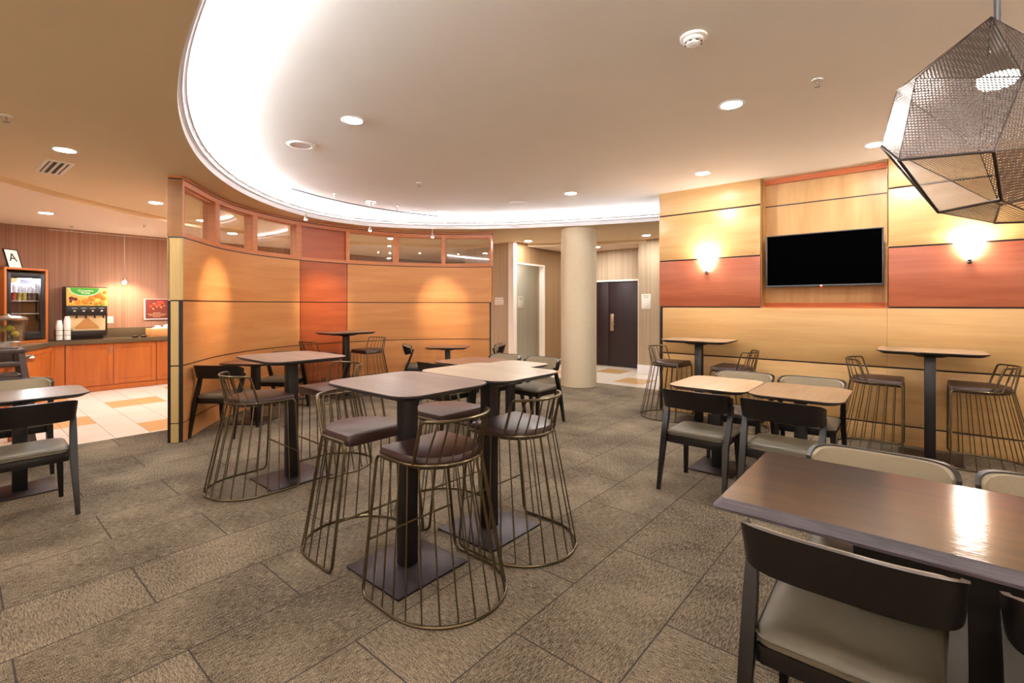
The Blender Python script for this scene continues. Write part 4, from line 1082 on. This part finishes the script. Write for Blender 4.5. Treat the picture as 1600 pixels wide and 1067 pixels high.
# juice dispenser
JX, JY, JW = -10.93, 1.535, 0.275
t = thing('juice_dispenser', 'black juice dispenser with a green and orange fruit picture on the worktop', 'juice dispenser', (JX, JY, ZW))
b = bm_new(); span(b, -0.38, -0.02, -JW, JW, 0.10, 0.905, bev=0.006); span(b, -0.36, -0.05, -0.22, 0.22, 0.0, 0.10); obj('body', b, 'black', t)
b = bm_new(); span(b, -0.02, -0.002, -JW+0.012, JW, 0.575, 0.888, bev=0.003); pn = obj('picture_panel', b, 'yellow', t)
def fruit(b, y, z, r, m): add_lathe(b, [(0, 0.0), (r, 0.0), (r*0.9, 0.003), (0, 0.004)], 18, (0, 0, 0), mi=m)
def facing(b): bmesh.ops.rotate(b, cent=(0, 0, 0), matrix=Matrix.Rotation(PI/2, 3, 'Y'), verts=b.verts[:])
for nm, mt, lst in (('orange_print', 'orange', [(-0.02, 0.655, .055), (0.06, 0.70, .05), (0.14, 0.765, .06), (0.22, 0.72, .05), (0.12, 0.61, .035), (0.20, 0.63, .045), (-0.12, 0.64, .04), (0.235, 0.81, .03)]), ('berry_print', 'red', [(-0.20, 0.70, .035), (-0.15, 0.69, .03), (-0.21, 0.65, .02), (0.05, 0.62, .015)]), ('leaf_print', 'green', [(0.13, 0.595, .018), (0.19, 0.59, .016)])):
    b = bm_new()
    for y, z, r in lst:
        q_ = bm_new(); add_lathe(q_, [(0, 0.0), (r, 0.0), (r*0.92, 0.0025), (0, 0.003)], 18); facing(q_)
        bmesh.ops.translate(q_, vec=(-0.0018+0.0003*random.random(), y, z), verts=q_.verts[:]); me = bpy.data.meshes.new('tmp'); q_.to_mesh(me); q_.free(); b.from_mesh(me); bpy.data.meshes.remove(me)
    obj(nm, b, mt, pn)
def half_lens(x, ins, z_top, mat, nm):
    b = bm_new(); pts = [(-0.24+ins*0.4, z_top), ]
    for k in range(21):
        a = -1+2*k/20; y = -0.03+a*(0.205-ins); pts.append((y, z_top-(0.135-ins)*math.sqrt(max(0, 1-abs(a)**2.3))-0.005))
    pts.append((0.175-ins, z_top))
    add_layers(b, [[(x-0.002, y, z) for y, z in pts], [(x, y, z) for y, z in pts]]); obj(nm, b, mat, pn)
half_lens(0.0030, 0.0, 0.884, 'paper', 'label_border'); half_lens(0.0042, 0.012, 0.884, 'green', 'green_label')
for s_, z in (('Growers', 0.835), ('Pride', 0.795)):
    b = text_bm(s_, 0.055, 0.0008); bmesh.ops.rotate(b, cent=(0, 0, 0), matrix=Matrix.Rotation(PI/2, 3, 'X'), verts=b.verts[:]); bmesh.ops.rotate(b, cent=(0, 0, 0), matrix=Matrix.Rotation(PI/2, 3, 'Z'), verts=b.verts[:])
    bmesh.ops.translate(b, vec=(0.0052, -0.02, z), verts=b.verts[:]); obj('lettering', b, 'paper', pn)
b = bm_new(); span(b, -0.02, 0.03, -JW+0.012, JW-0.01, 0.41, 0.57, bev=0.006); bp = obj('button_panel', b, 'black', t)
for k in range(4):
    y = -0.165+k*0.118
    b = bm_new(); span(b, 0.029, 0.036, y-0.014, y+0.014, 0.478, 0.498, bev=0.003); obj('button', b, 'paper', bp)
    b = bm_new(); span(b, 0.029, 0.032, y-0.035, y+0.035, 0.533, 0.538); obj('flavour_mark', b, 'offwhite', bp)
    b = bm_new(); add_tube(b, [(0.005, y+0.03, 0.42), (0.005, y+0.03, 0.36)], 0.011, 10); obj('nozzle', b, 'black', t)
b = bm_new(); span(b, -0.021, -0.012, -JW+0.02, JW-0.03, 0.15, 0.41); sp_ = obj('splash_panel', b, 'tan', t)
b = bm_new(); pts = [(-0.155, 0.18), (0.155, 0.18), (0.16, 0.21), (0.03, 0.35), (0.0, 0.385), (-0.03, 0.35), (-0.16, 0.21)]
add_layers(b, [[(-0.013, y, z) for y, z in pts], [(-0.0105, y, z) for y, z in pts]]); obj('printed_shape', b, 'tandark', sp_)
b = bm_new(); span(b, -0.02, 0.06, -JW+0.02, JW-0.02, 0.06, 0.145, bev=0.006); obj('drip_tray', b, 'black', t)
# paper cups in a wire rack
t = thing('cup_rack', 'thin black wire rack holding two stacks of paper cups', 'rack', (-10.785, 1.215, ZW))
for z in (0.004, 0.09, 0.17):
    b = bm_new(); add_tube(b, [(x, y, z) for x, y in rrect(0.14, 0.20, 0.02)], 0.003, 6, True); obj('hoop', b, 'black', t)
for x, y in ((-0.07, -0.1), (0.07, -0.1), (-0.07, 0.1), (0.07, 0.1), (0.07, 0.0), (-0.07, 0.0)):
    b = bm_new(); add_tube(b, [(x, y, 0.0), (x, y, 0.2)], 0.003, 6); obj('post', b, 'black', t)
cupb = None
for sx_, sy_, n_, lab, grp in ((-10.785, 1.168, 12, 'white paper cup in the lower front stack left of the dispenser', 'front stack of paper cups'), (-10.785, 1.264, 15, 'white paper cup in the taller stack beside the juice dispenser', 'taller stack of paper cups')):
    for k in range(n_):
        if cupb is None:
            b = bm_new(); add_lathe(b, [(0, 0.088), (0.030, 0.088), (0.044, 0.006), (0.047, 0.006), (0.047, 0.0), (0.043, 0.0), (0.03, 0.08), (0, 0.08)], 18)
            cupb = obj('paper_cup', b, 'paper'); o = cupb
        else: o = cupb.copy(); COL.objects.link(o)
        o.location = (sx_, sy_, ZW+0.012+0.0215*k); tag(o, lab, 'cup', grp)
# outlet, poster, crate, pouches, dishes
t = thing('wall_switch', 'cream switch plate on the wallpaper right of the juice dispenser', 'switch', (-11.35, 1.915, 1.21))
b = bm_new(); span(b, 0.0, 0.006, -0.045, 0.045, -0.06, 0.06, bev=0.002); obj('plate', b, 'offwhite', t)
b = bm_new(); span(b, 0.006, 0.010, -0.018, 0.018, -0.035, 0.035, bev=0.002); obj('rocker', b, 'tan', t)
t = thing('food_poster', 'red poster of strawberries standing against the wall above the pale crate', 'poster', (-11.33, 2.62, 1.20))
def pview(b): bmesh.ops.rotate(b, cent=(0, 0, 0), matrix=Matrix.Rotation(0, 3, 'Z'), verts=b.verts[:])
b = bm_new(); span(b, 0.0, 0.008, -0.205, 0.205, 0.0, 0.40, bev=0.002); obj('frame', b, 'paper', t)
b = bm_new(); span(b, 0.008, 0.0095, -0.185, 0.19, 0.018, 0.395); pp = obj('print', b, 'red', t)
for nm, mt, lst in (('strawberry_print', 'strawberry', [(0.02, .34, .025), (0.06, .33, .03), (0.10, .32, .022), (-0.02, .29, .028), (-0.10, .26, .025), (0.04, .28, .026), (0.09, .35, .018)]), ('leaf_print', 'tandark', [(-0.05, .31, .016), (-0.06, .21, .018), (0.12, .27, .016), (0.0, .25, .014), (0.07, .24, .02)])):
    for y, z, r in lst:
        q_ = bm_new(); add_lathe(q_, [(0, 0.0), (r, 0.0), (r*0.8, 0.002), (0, 0.003)], 14); facing(q_); bmesh.ops.translate(q_, vec=(0.0096, y, z), verts=q_.verts[:]); obj(nm, q_, mt, pp)
b = bm_new()
for z, w_ in ((0.13, 0.06), (0.105, 0.15), (0.08, 0.12), (0.055, 0.06)):
    y = -w_
    while y < w_:
        l_ = 0.012+0.022*random.random(); span(b, 0.0095, 0.0105, y, min(w_, y+l_), z-0.004, z+0.004); y += l_+0.007
obj('caption_lines', b, 'tan', pp)
t = thing('wooden_crate', 'pale wooden crate on the worktop beside the partition post', 'crate', (-10.98, 2.70, ZW))
b = bm_new()
for y in (-0.29, 0.29): span(b, -0.16, 0.16, y-0.009, y+0.009, 0, 0.15, bev=0.002)
for x in (-0.16, 0.16): span(b, x-0.009, x+0.009, -0.299, 0.299, 0, 0.15, bev=0.002)
obj('side', b, 'crate', t)
b = bm_new(); span(b, -0.155, 0.155, -0.285, 0.285, 0.001, 0.012); obj('bottom', b, 'crate', t)
def pouch(b, r):
    bmesh.ops.create_icosphere(b, subdivisions=3, radius=1.0)
    for v in b.verts:
        c = v.co; k = 1+0.12*math.sin(9*c.x+3*c.y)+0.1*math.sin(8*c.y+5*c.z); v.co = Vector((c.x*0.055*k, c.y*0.07*k, c.z*0.045*k))
pb = None
for k, (x, y, z, rz) in enumerate([(0.06, -0.2, .15, .3), (0.05, -0.06, .16, 1.2), (0.07, 0.09, .155, 2.0), (0.04, 0.2, .15, .8), (-0.05, -0.13, .185, 1.9), (-0.05, 0.02, .20, .2), (-0.04, 0.15, .19, 2.6)]):
    if pb is None: b = bm_new(); pouch(b, 1); pb = obj('white_pouch', b, 'paper', ang=180); o = pb
    else: o = pb.copy(); COL.objects.link(o)
    o.location = (-10.98+x, 2.70+y, ZW+z-0.03); o.rotation_euler = (0.2*math.sin(k*2.1), 0.25*math.cos(k*1.7), rz); tag(o, 'crumpled white pouch heaped in the pale wooden crate', 'pouch', 'white pouches in the crate')
for k, (x, y) in enumerate(((-10.93, 2.20), (-10.90, 2.32))):
    t = thing('dish', ['small shiny dark dish on the worktop, farther from the crate', 'small shiny dark dish on the worktop right beside the crate'][k], 'dish', (x, y, ZW), 0, 'small dark dishes')
    b = bm_new(); add_lathe(b, [(0, 0), (0.035, 0), (0.058, 0.02), (0.06, 0.024), (0.055, 0.024), (0.03, 0.006), (0, 0.006)], 22); obj('bowl', b, 'black', t)
    b = bm_new(); add_lathe(b, [(0, 0.03), (0.03, 0.028), (0.052, 0.018), (0, 0.016)], 18); obj('lid', b, 'steel', t)

# ------------------------------------------------------------------ drinks stand with lemon water, stacked high chairs
KX, KY = -7.75, 0.26
t = thing('side_table', 'small orange wood drinks stand at the left edge behind the high chairs', 'table', (KX, KY, 0))
b = bm_new(); add_layers(b, [[(x, y, 0.855) for x, y in rrect(0.60, 0.72, 0.04)], [(x, y, 0.895) for x, y in rrect(0.60, 0.72, 0.04)]]); obj('tabletop', b, 'cab', t)
b = bm_new(); span(b, -0.24, 0.24, -0.34, 0.2, 0.8, 0.855); obj('apron', b, 'cab', t)
for x in (-0.22, 0.22):
    for y in (-0.33, 0.17):
        b = bm_new(); span(b, x-0.025, x+0.025, y-0.025, y+0.025, 0, 0.8, bev=0.003); obj('leg', b, 'cab', t)
DX, DY = -7.70, 0.41
t = thing('water_dispenser', 'clear round water dispenser with lemons on a steel base', 'drink dispenser', (DX, DY, 0.896))
b = bm_new(); add_lathe(b, [(0, 0), (0.125, 0), (0.125, 0.02), (0.105, 0.03), (0.105, 0.17), (0.11, 0.175), (0, 0.175)], 32); obj('base', b, 'steel', t)
b = bm_new(); add_lathe(b, [(0.10, 0.176), (0.128, 0.19), (0.160, 0.42), (0.164, 0.42), (0.132, 0.186), (0.10, 0.172)], 36); obj('tank', b, 'glass', t)
b = bm_new(); add_lathe(b, [(0, 0.20), (0.120, 0.20), (0.142, 0.36), (0, 0.36)], 32); obj('water', b, 'glass', t)
b = bm_new(); add_lathe(b, [(0.165, 0.42), (0.168, 0.435), (0.14, 0.455), (0.03, 0.468), (0.02, 0.485), (0, 0.487)], 32); obj('lid', b, 'steel', t)
b = bm_new(); add_tube(b, [(0.10, 0.06, 0.09), (0.16, 0.09, 0.09), (0.165, 0.092, 0.06)], 0.012, 8); obj('tap', b, 'steel', t)
lb = None
for k, (x, y, z) in enumerate(((0.05, 0.02, 0.33), (0.03, 0.06, 0.265), (-0.04, -0.03, 0.32))):
    if lb is None:
        b = bm_new(); add_lathe(b, [(0, -0.045), (0.012, -0.04), (0.03, -0.02), (0.034, 0), (0.03, 0.02), (0.012, 0.04), (0, 0.046)], 18); lb = obj('lemon', b, 'lemon', ang=180); o = lb
    else: o = lb.copy(); COL.objects.link(o)
    o.location = (DX+x, DY+y, 0.896+z); o.rotation_euler = (1.3, 0.4*k, 0.7*k); tag(o, ['upper yellow lemon floating in the clear water dispenser', 'lower yellow lemon floating in the clear water dispenser', 'rear yellow lemon floating in the clear water dispenser'][k], 'lemon', 'lemons in the water')
t = thing('small_bowl', 'shiny small metal bowl at the edge of the drinks stand', 'bowl', (-7.50, 0.53, 0.896))
b = bm_new(); add_lathe(b, [(0, 0), (0.04, 0), (0.075, 0.035), (0.07, 0.035), (0.036, 0.006), (0, 0.006)], 22); obj('bowl', b, 'steel', t)

def make_high():
    t = thing('high_chair', '', 'high chair')
    for s in (-1, 1):
        for f in (-1, 1):
            b = bm_new(); add_leg(b, [(s*0.27, f*0.25, 0), (s*0.20, f*0.17, 0.58), (s*0.185, f*0.155, 0.74)], [0.055, 0.05, 0.045]); obj('leg', b, 'chairbrown', t)
        b = bm_new(); span(b, s*0.2-0.02, s*0.2+0.02, -0.19, 0.19, 0.735, 0.77, bev=0.012); obj('armrest', b, 'chairbrown', t)
        b = bm_new(); span(b, s*0.245-0.012, s*0.245+0.012, -0.2, 0.2, 0.18, 0.215, bev=0.006); obj('side_rail', b, 'chairbrown', t)
    for z in (0.745, 0.62):
        b = bm_new(); span(b, -0.2, 0.2, 0.15, 0.185, z-0.02, z+0.025, bev=0.008); obj('front_rail', b, 'chairbrown', t)
    b = bm_new(); span(b, -0.2, 0.2, -0.19, -0.165, 0.60, 0.77, bev=0.008); obj('backrest', b, 'chairbrown', t)
    b = bm_new(); span(b, -0.19, 0.19, -0.17, 0.17, 0.49, 0.515, bev=0.006); obj('seat', b, 'chairbrown', t)
    return t
h = make_high(); put(h, -6.98, 0.27, face_rot(1, 0.05), 'brown plastic high chair at the left edge, lower one of the nested pair', 'nested high chairs')
dup(h, (-6.98, 0.27, 0.275), face_rot(1, 0.05), 'brown plastic high chair at the left edge, upper one of the nested pair', 'nested high chairs')
